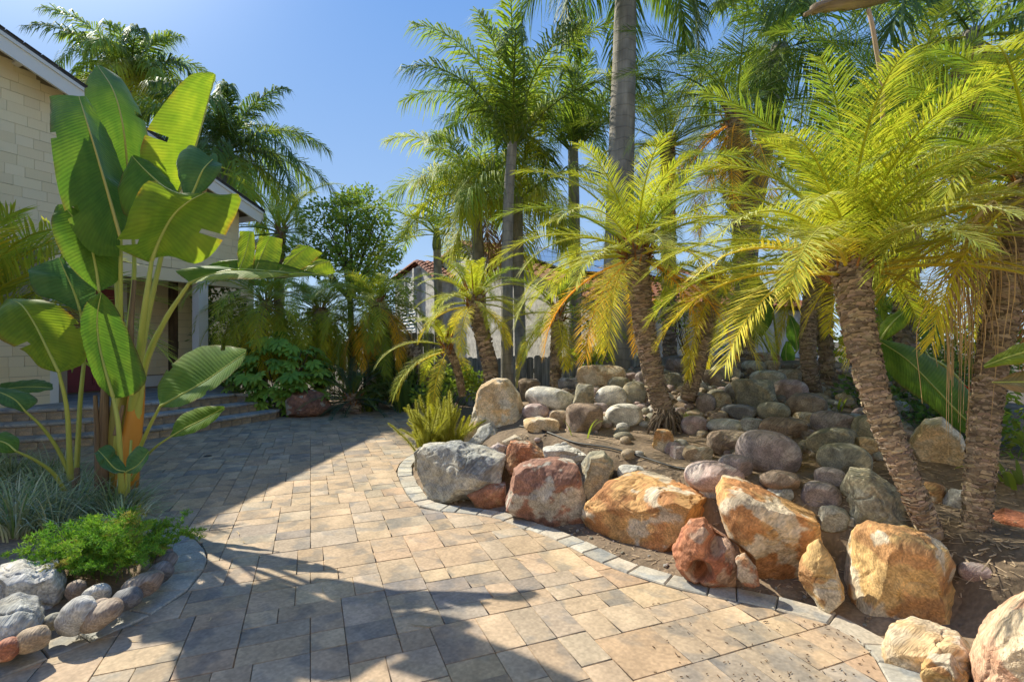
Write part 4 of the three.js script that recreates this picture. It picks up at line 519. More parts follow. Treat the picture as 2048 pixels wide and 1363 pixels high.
{
  const p = thing('giant_bird_of_paradise', at(240, 985, 4.75).setY(0.08), 'giant paddle-leaved plant with orange-yellow stem in the left bed', 'plant');
  const D = 4.75, z = (a, d) => a.map(([x, y, k = 0]) => [x, y, d + k]);
  // tall leaves, base to tip
  paddleLeaf(p, z([[241, 478], [215, 385], [190, 300], [172, 240], [157, 192, .12]], 4.5), z([[238, 512, -.02], [190, 510, -.12], [150, 470, -.2], [118, 390, -.25], [102, 300, -.25], [101, 196, .1]], 4.5), z([[244, 470], [262, 430, .2], [252, 360, .3], [225, 280, .3], [172, 194, .2]], 4.5), paddleMat, { seed: 1, rib: ribPale, r: .016, tears: { '-1': [7, 17] } });
  paddleLeaf(p, z([[262, 420], [254, 330], [245, 250, -.04], [228, 185, 0], [195, 131, .18]], 5.15), z([[245, 440, -.1], [215, 380, -.16], [188, 300, -.18], [171, 215, -.14], [172, 165, 0], [192, 131, .16]], 5.15), z([[275, 415, .1], [290, 330, .2], [293, 265, .28], [268, 205, .3], [235, 152, .3], [200, 131, .2]], 5.15), paddleMat, { seed: 2, rib: ribPale, tears: { '1': [15], '-1': [20] } });
  paddleLeaf(p, z([[356, 385], [378, 330], [396, 275], [415, 205], [430, 148]], 5.0), z([[330, 360, -.1], [282, 320, -.22], [290, 270, -.2], [330, 205, -.15], [385, 148, -.08], [425, 145]], 5.0), z([[362, 380], [392, 300, .14], [410, 240, .16], [422, 190, .14], [432, 150, .03]], 5.0), paddleLime, { seed: 3, tears: { '-1': [9] } });
  paddleLeaf(p, z([[232, 455], [200, 380], [172, 300], [158, 225]], 4.72), z([[225, 462], [160, 430, -.1], [125, 360, -.15], [120, 280, -.12], [150, 215]], 4.72), z([[238, 455], [250, 400, .12], [235, 330, .15], [200, 270, .12], [165, 215]], 4.72), paddleMat, { seed: 52 });
  paddleLeaf(p, z([[225, 470], [205, 400], [180, 320], [160, 240]], 4.95), z([[215, 475], [165, 440], [130, 370], [115, 290], [150, 235]], 4.95), z([[232, 470], [262, 420, .05], [250, 350, .05], [215, 290, .05], [168, 235]], 4.95), paddleMat, { seed: 51 });
  stalk(p, [[236, 880, 4.8], [238, 700, 4.88], [232, 560, 4.93], [225, 470, 4.95]], .03, .013, ribMat);
  paddleLeaf(p, z([[378, 402], [390, 375], [405, 340], [425, 318, .1]], 4.55), z([[372, 400], [362, 360, .05], [360, 320, .15], [380, 302, .3]], 4.55), z([[384, 400], [415, 375, .05], [438, 340, .15], [438, 312, .3]], 4.55), paddleBlue, { seed: 4, bow: .22 });
  paddleLeaf(p, z([[358, 402], [325, 372], [290, 340], [264, 312]], 4.7), z([[340, 420], [290, 440, -.1], [250, 430, -.1], [232, 400, -.1], [245, 350, -.05], [262, 313]], 4.7), z([[362, 392], [330, 352, .12], [300, 325, .1], [268, 310]], 4.7), paddleMat, { seed: 5 });
  paddleLeaf(p, z([[303, 520], [318, 480], [345, 432], [378, 402], [412, 384, .08]], 4.35), z([[296, 524], [262, 510, -.14], [228, 488, -.3], [246, 455, -.3], [262, 410, -.26], [302, 360, -.1], [350, 384, 0], [408, 386, .06]], 4.35), z([[310, 515], [340, 512, .1], [390, 527, .14], [422, 510, .18], [455, 460, .26], [478, 388, .34], [440, 388, .2], [414, 384, .1]], 4.35), paddleLime, { seed: 6, r: .018, bow: .08, tears: { '-1': [6], '1': [12] } });
  paddleLeaf(p, z([[198, 583], [190, 530], [180, 490], [150, 440], [124, 408]], 4.42), z([[190, 578], [150, 545, -.1], [118, 500, -.15], [101, 450, -.15], [112, 410]], 4.42), z([[205, 580], [235, 560, .15], [240, 515, .2], [200, 455, .15], [130, 405]], 4.42), paddleMat, { seed: 7 });
  paddleLeaf(p, z([[160, 622], [148, 585], [128, 540], [118, 515]], 4.9), z([[150, 620], [110, 600, -.05], [72, 588, -.1], [58, 548, -.1], [62, 538], [112, 515]], 4.9), z([[168, 622], [190, 600, .1], [188, 570, .1], [140, 530, .1], [122, 515]], 4.9), paddleBlue, { seed: 8 });
  paddleLeaf(p, z([[117, 744], [95, 700], [70, 650], [45, 612], [20, 598, .1]], 4.35), z([[112, 744], [80, 735, -.06], [50, 705, -.12], [0, 680, -.2], [-20, 655, -.2], [10, 600]], 4.35), z([[122, 744], [165, 728, .1], [176, 690, .15], [160, 650, .15], [110, 608, .12], [45, 598, .1], [24, 596, .1]], 4.35), paddleLime, { seed: 9, r: .014, tears: { '1': [11], '-1': [9] } });
  paddleLeaf(p, z([[226, 794], [208, 735], [196, 680], [194, 630], [202, 585]], 4.25), z([[222, 795], [195, 768, -.08], [170, 710, -.14], [159, 650, -.12], [172, 605, -.05], [198, 585]], 4.25), z([[232, 796], [270, 788, .04], [293, 762, .08], [285, 730, .12], [255, 660, .12], [228, 610, .08], [205, 585]], 4.25), paddleMat, { seed: 10, r: .017, pale: 1 });
  paddleLeaf(p, z([[320, 812], [360, 790], [410, 762], [455, 730], [492, 704]], 4.3), z([[318, 808], [318, 770, .2], [345, 730, .28], [395, 697, .3], [450, 692, .2], [493, 698, .02]], 4.3), z([[326, 814], [360, 813, -.12], [400, 797, -.18], [450, 760, -.14], [485, 725, -.06], [493, 708]], 4.3), paddleMat, { seed: 11, bow: .06, tears: { '-1': [8, 19], '1': [14] } });
  paddleLeaf(p, z([[340, 873], [370, 856], [410, 836], [449, 814]], 4.3), z([[341, 866], [356, 836, .1], [400, 815, .1], [447, 811]], 4.3), z([[345, 874], [380, 868, -.06], [425, 845, -.06], [449, 818]], 4.3), paddleMat, { seed: 12, r: .008 });
  paddleLeaf(p, z([[255, 944], [232, 938, -.02], [210, 915, -.03], [196, 900]], 4.15), z([[250, 945], [222, 944, -.1], [196, 925, -.12], [188, 905, -.06]], 4.15), z([[256, 940], [238, 915, .08], [220, 890, .1], [198, 895]], 4.15), paddleBlue, { seed: 13, r: .007 });
  paddleLeaf(p, z([[250, 944], [272, 932], [288, 915], [297, 902]], 4.12), z([[250, 938], [258, 912, .1], [275, 893, .1], [295, 897]], 4.12), z([[252, 946], [275, 945, -.05], [292, 925, -.05], [298, 904]], 4.12), paddleBlue, { seed: 14, r: .007 });
  // the long leaf that arches to the right, torn into four blades on its upper side
  const arch = [[378, 566], [420, 550], [470, 540], [530, 541], [590, 545], [640, 549], [668, 555]];
  paddleLeaf(p, z(arch, 4.5), z([[376, 562], [354, 545, .12], [372, 548, .2], [400, 542, .22], [430, 532, .18], [455, 530, .1], [470, 538]], 4.5), null, paddleMat, { seed: 15, r: .015 });
  paddleLeaf(p, z(arch.slice(0, 5), 4.5), null, z([[380, 570], [410, 562, -.16], [460, 560, -.22], [520, 560, -.2], [575, 550, -.06]], 4.5), paddleLime, { seed: 16, r: .012 });
  for (const [a, b] of [[[[478, 540], [492, 500, .06], [500, 462, .1]], [[479, 462, .1], [508, 464, .1], [506, 541]]], [[[510, 541], [525, 505, .08], [540, 472, .1]], [[518, 472, .1], [565, 478, .12], [552, 543]]], [[[556, 543], [585, 515, .06], [618, 492, .1]], [[596, 488, .1], [645, 506, .12], [596, 546]]], [[[600, 546], [635, 528, .05], [660, 522, .08]], [[636, 516, .08], [672, 545, .05], [640, 552]]]]) {
    const [m, [tl, tr, br]] = [a, b]; paddleLeaf(p, z(m, 4.5), z([[m[0][0] - 2, m[0][1]], [(m[0][0] + tl[0]) / 2 - 4, (m[0][1] + tl[1]) / 2, .06], tl], 4.5), z([br, [(br[0] + tr[0]) / 2 + 3, (br[1] + tr[1]) / 2, .06], tr], 4.5), paddleLime, { seed: a[0][0], r: .003, bow: .05 });
  }
  // lower left leaves
  paddleLeaf(p, z([[50, 822], [30, 800], [0, 785], [-40, 778]], 4.3), z([[48, 824], [15, 815, -.1], [-20, 800, -.12], [-40, 780]], 4.3), z([[52, 820], [76, 803, .05], [50, 785, .1], [0, 775, .1], [-40, 776]], 4.3), paddleBlue, { seed: 21, r: .008 });
  paddleLeaf(p, z([[32, 902], [10, 885], [-25, 878]], 3.9), z([[30, 905], [0, 905, -.05], [-25, 880]], 3.9), z([[36, 900], [38, 880, .05], [10, 864, .1], [-25, 876]], 3.9), paddleMat, { seed: 22, r: .007 });
  paddleLeaf(p, z([[105, 776], [60, 773], [0, 778]], 5.2), z([[105, 768, .1], [70, 760, .2], [0, 766]], 5.2), z([[105, 780, -.1], [60, 786, -.1], [0, 786]], 5.2), paddleBlue, { seed: 23, r: .006 });
  // petioles
  const g = ribMat; const base = [240, 975, D];
  stalk(p, [[232, 900, D], [238, 780, D], [240, 620, 4.62], [241, 478, 4.5]], .035, .014, g); stalk(p, [[240, 860, 4.9], [252, 700, 5.0], [268, 540, 5.1], [262, 420, 5.15]], .034, .013, g); stalk(p, [[262, 860, D], [290, 660, 4.9], [330, 480, 4.98], [356, 385, 5.0]], .034, .013, g);
  stalk(p, [[255, 880, D], [272, 760, 4.6], [290, 610, 4.4], [303, 520, 4.35]], .042, .016, g); stalk(p, [[235, 900, D], [232, 760, 4.9], [215, 640, 4.6], [198, 583, 4.42]], .026, .011, g); stalk(p, [[152, 950, 4.8], [160, 800, 4.85], [168, 700, 4.9], [160, 622, 4.9]], .024, .010, g); stalk(p, [[140, 958, 4.5], [138, 900, 4.45], [132, 810, 4.4], [117, 744, 4.35]], .026, .012, g);
  stalk(p, [[243, 985, 4.3], [240, 930, 4.28], [236, 850, 4.25], [226, 794, 4.25]], .026, .014, g); stalk(p, [[262, 940, 4.6], [282, 890, 4.45], [302, 845, 4.35], [320, 812, 4.3]], .02, .010, g); stalk(p, [[262, 960, 4.55], [290, 915, 4.45], [315, 890, 4.35], [340, 873, 4.3]], .014, .007, g); stalk(p, [[270, 860, 4.7], [290, 730, 4.65], [330, 640, 4.55], [378, 566, 4.5]], .036, .014, g); stalk(p, [[250, 990, 4.2], [252, 968, 4.16], [252, 944, 4.14]], .012, .006, g);
  stalk(p, [[140, 950, 4.6], [110, 890, 4.5], [80, 850, 4.4], [50, 822, 4.3]], .018, .009, g); stalk(p, [[128, 980, 4.3], [105, 945, 4.2], [70, 920, 4.05], [32, 902, 3.9]], .018, .008, g); stalk(p, [[256, 985, 4.4], [258, 940, 4.42], [262, 880, 4.5]], .014, .01, g);
  // stems wrapped in old sheaths
  const orange = vc({ color: C(.55, .25, .03), roughness: .5, bumpMap: T.wood, bumpScale: .003 }), dry = vc({ color: C(.42, .29, .18), map: T.wood, bumpMap: T.wood, bumpScale: .006, roughness: .95 }), oliveS = vc({ color: C(.27, .24, .045), roughness: .5, bumpMap: T.wood, bumpScale: .003 });
  const stem = (pts, r, m, name) => { const P = spline(pts.map(([x, y, d]) => at(x, y, d)), 16), G = new GB(); tube(G, P, P.map((_, i) => r * (1 - .45 * i / 16)), 14, (t, a, L) => { const k = .8 + .4 * fbm(a * 2, L * 5, 3, 3); return [k, k * (.95 + .1 * fbm(L * 9, a, 1, 2)), k]; }, { disp: (k, i, a, L) => 1 + .10 * (fbm(Math.cos(a) * 1.5, L * 3, Math.sin(a) * 1.5, 2) - .5) }); part(name, G.build(p.position), m, p); };
  stem([[252, 972, 4.72], [262, 880, 4.7], [272, 800, 4.72], [276, 735, 4.78]], .095, orange, 'stem'); stem([[232, 980, 4.82], [236, 880, 4.8], [242, 790, 4.8], [250, 700, 4.82]], .10, oliveS, 'stem'); stem([[204, 985, 4.7], [206, 900, 4.72], [208, 820, 4.74], [210, 765, 4.76]], .055, dry, 'dry_sheath'); stem([[196, 985, 4.66], [194, 880, 4.68], [190, 790, 4.7]], .03, dry, 'dry_sheath');
  stem([[258, 700, 4.7], [262, 640, 4.7], [268, 560, 4.75]], .03, dry, 'dry_sheath'); stem([[248, 720, 4.62], [244, 650, 4.64], [240, 560, 4.7], [238, 500, 4.72]], .02, dry, 'dry_sheath'); stem([[232, 870, 4.6], [238, 840, 4.6], [246, 810, 4.62]], .025, dry, 'dry_sheath'); stem([[150, 985, 4.6], [152, 955, 4.62], [154, 935, 4.64]], .035, dry, 'dry_sheath');
}
{ // a second clump just outside the left edge; its shadow falls on the near pavers
  const p = thing('giant_bird_of_paradise', V(-5.95, .08, -5.35), 'giant paddle-leaved clump just outside the left edge of the picture', 'plant'), rnd = RNG(17);
  for (const [ax, h, L, az, w] of [[0, 3.6, 1.5, 2.6, .36], [-.2, 3.9, 1.6, 2.0, .38], [0, 4.2, 1.6, 1.9, .38], [-.1, 3.7, 1.5, 3.4, .36], [-.3, 3.3, 1.4, 2.6, .32], [-.1, 3.0, 1.3, 2.1, .3]]) {
    const b = V(-5.95 + ax + Math.cos(az) * .35, h, -5.35 + Math.sin(az) * .35), dir = V(Math.cos(az) * .7, .8, Math.sin(az) * .7).normalize(), side = V(-Math.sin(az), 0, Math.cos(az)), px = (q) => [q.x / -q.z * F + CX, CY - (q.y - EYE) / -q.z * F, -q.z];
    const M = [0, .35, .7, 1].map((t) => b.clone().addScaledVector(dir, L * t).add(V(Math.cos(az) * .25 * t * t, -.35 * t * t, Math.sin(az) * .25 * t * t))), E = (s) => [.12, .9, 1, .1].map((k, i) => M[i].clone().addScaledVector(side, s * w * k).setY(M[i].y + .05));
    paddleLeaf(p, M.map(px), E(-1).map(px), E(1).map(px), paddleMat, { seed: h * 10, r: .014 });
    stalk(p, [px(V(-5.95 + ax * .3, .1, -5.35)), px(V(-5.95 + ax * .6, h * .5, -5.35 + Math.sin(az) * .1)), px(b)], .035, .014, ribMat);
  }
}
{ // the one behind the mound on the right, and the long leaf reaching between the trunks
  const p = thing('bird_of_paradise', at(1560, 730, 7.8).setY(.9), 'paddle-leaved plant with upright green leaves behind the mound crest', 'plant');
  const z = (a, d) => a.map(([x, y, k = 0]) => [x, y, d + k]);
  paddleLeaf(p, z([[1522, 672], [1520, 620], [1516, 580], [1505, 545]], 7.6), z([[1518, 672], [1500, 640, .1], [1492, 595, .1], [1502, 545]], 7.6), z([[1526, 672], [1546, 640, -.1], [1545, 595, -.1], [1520, 555]], 7.6), paddleMat, { seed: 31 });
  paddleLeaf(p, z([[1542, 590], [1570, 575], [1608, 560]], 7.6), z([[1542, 586], [1565, 560, .2], [1606, 555]], 7.6), z([[1544, 594], [1575, 600, -.1], [1608, 565]], 7.6), paddleLime, { seed: 32 });
  paddleLeaf(p, z([[1595, 700], [1590, 660], [1580, 630]], 7.4), z([[1590, 700], [1572, 670], [1576, 630]], 7.4), z([[1598, 700], [1606, 665], [1586, 632]], 7.4), paddleMat, { seed: 33 });
  paddleLeaf(p, z([[1580, 740], [1572, 710], [1575, 682]], 7.2), z([[1576, 740], [1562, 710], [1572, 682]], 7.2), z([[1584, 740], [1590, 708], [1580, 682]], 7.2), paddleMat, { seed: 34 });
  paddleLeaf(p, z([[1470, 560], [1490, 520], [1500, 480]], 7.9), z([[1466, 560], [1468, 520], [1495, 478]], 7.9), z([[1474, 560], [1508, 525], [1505, 480]], 7.9), paddleMat, { seed: 35 });
  for (const [x, y, dx] of [[1522, 672, 12], [1542, 590, 8], [1595, 700, -20], [1580, 740, -8], [1470, 560, 40]]) stalk(p, [[1560 + dx * .3, 770, 7.7], [(x + 1560) / 2 + dx * .3, (y + 760) / 2, 7.65], [x, y, 7.6]], .025, .012, ribMat);
  const q = thing('bird_of_paradise', at(2010, 900, 4.6).setY(.5), 'paddle-leaved plant reaching its broad leaf left between the two palm trunks', 'plant');
  paddleLeaf(q, z([[1985, 880, .2], [1930, 838], [1870, 775], [1810, 715], [1760, 682, .1]], 4.3), z([[1980, 886, .2], [1915, 858], [1850, 805], [1795, 765], [1758, 720, .1]], 4.3), z([[1988, 872, .2], [1950, 800, .15], [1890, 740, .15], [1825, 695, .15], [1762, 678, .1]], 4.3), paddleMat, { seed: 41, r: .014 });
  paddleLeaf(q, z([[1760, 680], [1790, 640], [1835, 602]], 4.9), z([[1758, 678], [1764, 645, .1], [1830, 600]], 4.9), z([[1764, 684], [1810, 655, -.1], [1842, 606]], 4.9), paddleLime, { seed: 42 });
  paddleLeaf(q, z([[1850, 700], [1870, 640], [1830, 610, .2]], 5.2), z([[1845, 700], [1835, 640], [1825, 610]], 5.2), z([[1855, 700], [1890, 640], [1850, 605]], 5.2), paddleBlue, { seed: 43 });
  stalk(q, [[2010, 940, 4.6], [2005, 905, 4.58], [1985, 880, 4.5]], .026, .014, ribMat); stalk(q, [[2015, 920, 4.7], [1900, 740, 4.9], [1760, 680, 4.9]], .02, .01, ribMat); stalk(q, [[2000, 920, 4.8], [1900, 780, 5.1], [1850, 700, 5.2]], .02, .01, ribMat);
  const near = thing('bird_of_paradise', at(2150, 900, 2.4).setY(.4), 'plant outside the right edge with one bright leaf and one dry curled leaf showing', 'plant');
  paddleLeaf(near, z([[2150, 700], [2070, 700], [2010, 716], [1968, 732]], 2.5), z([[2150, 668, .1], [2070, 678, .1], [2010, 702, .05], [1968, 728]], 2.5), z([[2150, 725], [2080, 722, -.05], [2020, 730, -.03], [1970, 736]], 2.5), paddleLime, { seed: 44, r: .008 });
  const dryM = leafMat(.42, .30, .16, .25, .8, { map: T.leaf, bumpMap: T.leafB, bumpScale: .004 });
  paddleLeaf(near, z([[2150, 770], [2060, 764], [1985, 764]], 2.5), z([[2150, 730, .06], [2050, 742, .06], [1985, 762]], 2.5), z([[2150, 800, -.04], [2050, 788, -.04], [1988, 768]], 2.5), dryM, { seed: 45, r: .008, bow: .2 });
  stalk(near, [[2160, 1000, 2.45], [2165, 850, 2.48], [2150, 700, 2.5]], .02, .01, ribMat); stalk(near, [[2165, 1000, 2.45], [2160, 880, 2.48], [2150, 770, 2.5]], .02, .01, ribMat);
}

// ---------- palms ----------
const SP = {                                                  // leaf shapes by species
  date: { n: 88, ll: .27, lw: .0078, sweep: 52, lift: 16, hang: .30, droop: 72, bare: .10, plum: 12 },
  dateD: { n: 74, ll: .30, lw: .0115, sweep: 52, lift: 12, hang: .45, droop: 112, bare: .10, plum: 12 },
  queenF: { n: 92, ll: .66, lw: .036, sweep: 54, lift: 8, hang: 1.0, droop: 92, bare: .08, plum: 50 },
  queen: { n: 100, ll: .58, lw: .022, sweep: 54, lift: 10, hang: 1.0, droop: 92, bare: .08, plum: 48 },
  king: { n: 40, ll: .55, lw: .030, sweep: 62, lift: 18, hang: .35, droop: 75, bare: .08, plum: 5 },
  areca: { n: 42, ll: .50, lw: .020, sweep: 48, lift: 22, hang: .18, droop: 70, bare: .15, plum: 3 },
  sago: { n: 48, ll: .17, lw: .011, sweep: 58, lift: 24, hang: .05, droop: 55, bare: .04, plum: 2 } };
const frondCache = {};
function frondGeo(sp, len, el, v, wind = 0) {
  const key = [sp, len.toFixed(1), Math.round(el / 9), v, wind].join(); if (frondCache[key]) return frondCache[key];
  const s = SP[sp], rnd = RNG(v * 71 + Math.round(el) * 13 + len * 100 | 0), G = new GB(), NR = 16, P = [], r = Math.PI / 180, dr = s.droop * (1 - .38 * clamp(-el / 60)) * (.85 + rnd() * .3); let x = 0, y = 0, zz = 0; const sway = (rnd() - .5) * .35;
  for (let i = 0; i <= NR; i++) { const t = i / NR; P.push(V(x, y, zz)); let a = el - dr * Math.pow(t, 1.35); if (a < -86) a = -86; x += Math.cos(a * r) * len / NR; y += Math.sin(a * r) * len / NR; zz += sway * t * len / NR; }
  tube(G, P, P.map((_, i) => lerp(.014, .002, i / NR) * (len > 2 ? 1.7 : 1)), 4, [1.15, 1.05, .8]);
  for (let i = 0; i < s.n; i++) for (const sd of [-1, 1]) {
    const t = clamp(s.bare + (1 - s.bare) * (i + rnd() * .7) / s.n), f = t * NR, k = Math.min(NR - 1, Math.floor(f)), p = P[k].clone().lerp(P[k + 1], f - k), Tn = P[k + 1].clone().sub(P[k]).normalize(), S = V(0, 0, 1), N = V(0, 0, 0).crossVectors(S, Tn).normalize();
    if (rnd() < .04) continue;
    const sw = (s.sweep * (1 - .45 * t * t) + (rnd() - .5) * 14) * r, li = (s.lift + (rnd() - .5) * 2 * s.plum) * r;
    const dir = Tn.clone().multiplyScalar(Math.cos(sw)).addScaledVector(S, sd * Math.sin(sw) * Math.cos(li)).addScaledVector(N, Math.sin(sw) * Math.sin(li)).normalize();
    const l = s.ll * (len > 2 ? 1.15 : len / 1.35) * (.42 + .58 * Math.sin(Math.PI * Math.pow(clamp(t * .93 + .05), .8))) * (.85 + rnd() * .3) * (t < .2 ? .4 + 3 * t : 1), hg = s.hang * (.7 + rnd() * .6);
    const m = p.clone().addScaledVector(dir, l * .5), e = p.clone().addScaledVector(dir, l * (1 - .22 * Math.min(1, hg))); m.y -= hg * l * .10; e.y -= hg * l * .52; m.z += wind * l * .1; e.z += wind * l * .4;
    const Wd = V(0, 0, 0).crossVectors(dir, N).normalize().multiplyScalar(s.lw * (.8 + rnd() * .4) * (len > 2 ? 1.1 : 1)); const c = .72 + rnd() * .56, col = [c * (.9 + rnd() * .3), c, c * .9];
    const a = G.v(p.clone().addScaledVector(Wd, .3), col), b = G.v(p.clone().addScaledVector(Wd, -.3), col), c1 = G.v(m.clone().addScaledVector(Wd, .5), col), d1 = G.v(m.clone().addScaledVector(Wd, -.5), col), e1 = G.v(e, col); G.q(a, b, d1, c1); G.t(c1, d1, e1);
  }
  return frondCache[key] = G.build();
}
const TONE = { lime: leafMat(.44, .49, .04, .55, .55), green: leafMat(.27, .37, .036, .52, .52), deep: leafMat(.12, .20, .03, .45, .5), yellow: leafMat(.62, .57, .045, .5, .6), gold: leafMat(.78, .48, .03, .5, .6), dead: leafMat(.36, .235, .12, .25, .8), blue: leafMat(.06, .12, .075, .3, .4), silver: leafMat(.24, .29, .11, .4, .5) };
const barkMat = { ring: vc({ color: C(.54, .50, .45), map: rep(T.rings, 1, .55), bumpMap: rep(T.rings, 1, .55), bumpScale: .02, roughness: .9 }), date: vc({ color: C(.42, .31, .22), map: T.grain, bumpMap: T.rough, bumpScale: .03, roughness: 1 }), stub: vc({ color: C(.62, .49, .37), map: T.grain, roughness: .95 }), green: vc({ color: C(.16, .2, .07), roughness: .5 }), fibre: vc({ color: C(.30, .14, .05), roughness: 1 }) };
function trunkPart(p, path, r0, r1, kind, seed, o = {}) {
  const rnd = RNG(seed), n = o.far ? 14 : 34, P = spline(path, n), G = new GB();
  if (kind === 'date') {
    tube(G, P, P.map((_, i) => lerp(r0, r1, Math.pow(i / n, 1.15)) * .93), 16, (t, a, L) => { const k = .6 + .8 * fbm(a * 3, L * 22, seed, 3); return [k, k, k]; }, { disp: (k, i, a, L) => 1 + .10 * (fbm(Math.cos(a) * 3, L * 9, Math.sin(a) * 3, 3) - .5) });
    part('trunk', G.build(p.position), barkMat.date, p);
    const H = new GB(), cv = new THREE.CatmullRomCurve3(path), Lt = cv.getLength(), step = o.far ? .04 : .017, around = o.far ? 8 : 12; let row = 0;
    for (let s = .03; s < Lt; s += step, row++) {
      const t = s / Lt, c = cv.getPointAt(t), T0 = cv.getTangentAt(t), A = V(0, 0, 0).crossVectors(T0, V(.3, .2, 1)).normalize(), B = V(0, 0, 0).crossVectors(T0, A), r = lerp(r0, r1, Math.pow(t, 1.15)), old = 1 - .55 * sstep(.0, .5, 1 - t);
      for (let k = 0; k < around; k++) {
        if (rnd() < .08) continue; const a = (k + (row % 2) * .5 + (rnd() - .5) * .35) / around * 6.283, o1 = A.clone().multiplyScalar(Math.cos(a)).addScaledVector(B, Math.sin(a)), sd = V(0, 0, 0).crossVectors(T0, o1).addScaledVector(T0, (rnd() - .5) * .5).normalize(), w = r * 6.283 / around * (.55 + rnd() * .55), out = (.004 + rnd() * rnd() * .030) * (r / .13) * (.45 + old), hh = step * (.35 + rnd() * .6), tw = (rnd() - .5) * .55, q = c.clone().addScaledVector(o1, r * .93).addScaledVector(T0, (rnd() - .5) * .035), cc = .45 + rnd() * .95, col = [cc, cc * (.92 + rnd() * .12), cc * (.85 + rnd() * .25)];
        const b1 = H.v(q.clone().addScaledVector(sd, -w).addScaledVector(T0, -hh), col, rnd(), 0), b2 = H.v(q.clone().addScaledVector(sd, w).addScaledVector(T0, -hh), col, rnd(), .1), tp = q.clone().addScaledVector(o1, out).addScaledVector(T0, hh * .35), t1 = H.v(tp.clone().addScaledVector(sd, -w * .75), col, 0, rnd()), t2 = H.v(tp.clone().addScaledVector(sd, w * (.5 + rnd() * .3)).addScaledVector(T0, (rnd() - .5) * .012), col, .1, rnd()), u1 = H.v(q.clone().addScaledVector(sd, -w * .6).addScaledVector(T0, hh * .5), col), u2 = H.v(q.clone().addScaledVector(sd, w * .6).addScaledVector(T0, hh * .5), col);
        H.q(b1, b2, t2, t1); H.q(t1, t2, u2, u1); H.t(b1, t1, u1); H.t(b2, u2, t2);
      }
    }
    part('leaf_scars', H.build(p.position).toNonIndexed(), barkMat.stub, p).userData.kind = 'stuff'; p.children.at(-1).geometry.computeVertexNormals();
  } else {
    tube(G, P, P.map((_, i) => lerp(r0, r1, i / n)), 18, (t, a, L) => { const k = .78 + .44 * fbm(Math.cos(a) * 2 + seed, L * 1.6, Math.sin(a) * 2, 4); return [k, k, k * .98]; }, { uw: 2, disp: (k, i, a, L) => 1 + .012 * Math.sin(L * 60) + .03 * (fbm(Math.cos(a), L * 2, Math.sin(a) + seed, 2) - .5) });
    part('trunk', G.build(p.position), barkMat.ring, p);
  }
}
let palmSeed = 100;
function palm({ name, label, sp, path, r, kind, len, n = 26, el = [80, -45], tones, far, dead = 0, crownshaft, lean = null, wind = 0, group, yawBias, scale = 1 }) {
  const base = path[0], top = path.at(-1), p = thing(name, base, label, 'palm', group), seed = palmSeed++, rnd = RNG(seed * 31); if (r) trunkPart(p, path, r[0], r[1], kind, seed, { far });
  const dirT = top.clone().sub(path.at(-2)).normalize(), crown = top.clone(); const rt = r ? r[1] : .05;
  if (kind === 'date') { const G = new GB(); for (let i = 0; i < (far ? 30 : 90); i++) { const a = rnd() * 6.283, q = crown.clone().add(V(Math.cos(a) * rt * 1.0, -rnd() * .32 + .05, Math.sin(a) * rt * 1.0)), e = q.clone().add(V(Math.cos(a) * (.04 + rnd() * .09), .06 + rnd() * .16, Math.sin(a) * (.04 + rnd() * .09))), k = .6 + rnd() * .9; tube(G, [q, q.clone().lerp(e, .5), e], [.011, .009, .003], 4, [k, k * .95, k * .8]); } part('leaf_stubs', G.build(p.position), barkMat.fibre, p).userData.kind = 'stuff'; }
  if (crownshaft) { const G = new GB(); tube(G, spline([crown.clone(), crown.clone().addScaledVector(dirT, crownshaft * .5), crown.clone().addScaledVector(dirT, crownshaft)], 8), [1.05, 1.2, 1.22, 1.15, 1.05, .9, .75, .6, .4].map((k) => k * rt), 12, [1, 1, 1]); part('crownshaft', G.build(p.position), barkMat.green, p); crown.addScaledVector(dirT, crownshaft * .85); }
  for (let i = 0; i < n + dead; i++) {
    const isDead = i >= n, f = isDead ? 1 : i / (n - 1); let e = isDead ? -62 - rnd() * 20 : lerp(el[0], el[1], Math.pow(f, .85)) + (rnd() - .5) * 12, az = i * 2.39996 + rnd() * .5;
    if (yawBias !== undefined && !isDead) az = yawBias + ((az % 6.283) - 3.1416) * .72;
    const L = len * (isDead ? .75 : f < .12 ? .72 : .88 + rnd() * .24), key = Math.round(L * 5) / 5, tone = isDead ? 'dead' : tones[Math.min(tones.length - 1, Math.floor((f * .999 + (rnd() - .5) * .22 < 0 ? 0 : clamp(f + (rnd() - .5) * .22, 0, .999)) * tones.length))];
    const m = part('frond', frondGeo(sp, key, e, Math.floor(rnd() * 2), wind), TONE[tone], p); m.position.copy(crown).sub(p.position).add(V(Math.cos(az) * rt * .5, (kind === 'date' ? -.22 * f : -.1 * f), -Math.sin(az) * rt * .5)); m.rotation.y = az; m.scale.setScalar(L / key * scale);
    if (lean) { m.rotation.order = 'XZY'; m.rotation.x = lean[0]; m.rotation.z = lean[1]; }
  }
  return p;
}
const pp = (...a) => a.map(([x, y, d]) => at(x, y, d));
const dateT = ['lime', 'lime', 'green', 'lime', 'lime', 'yellow'], group = 'feathery date palms of the garden';
palm({ name: 'date_palm', label: 'nearest date palm with thick rough trunk leaning left over the mound', sp: 'date', kind: 'date', path: pp([1868, 1075, 2.98], [1825, 980, 3.02], [1780, 870, 3.08], [1745, 770, 3.16], [1718, 650, 3.28], [1703, 540, 3.4], [1698, 485, 3.45]), r: [.062, .108], len: 1.35, n: 60, el: [84, 6], tones: ['lime', 'green', 'lime', 'lime', 'lime', 'lime', 'yellow'], dead: 0, group });
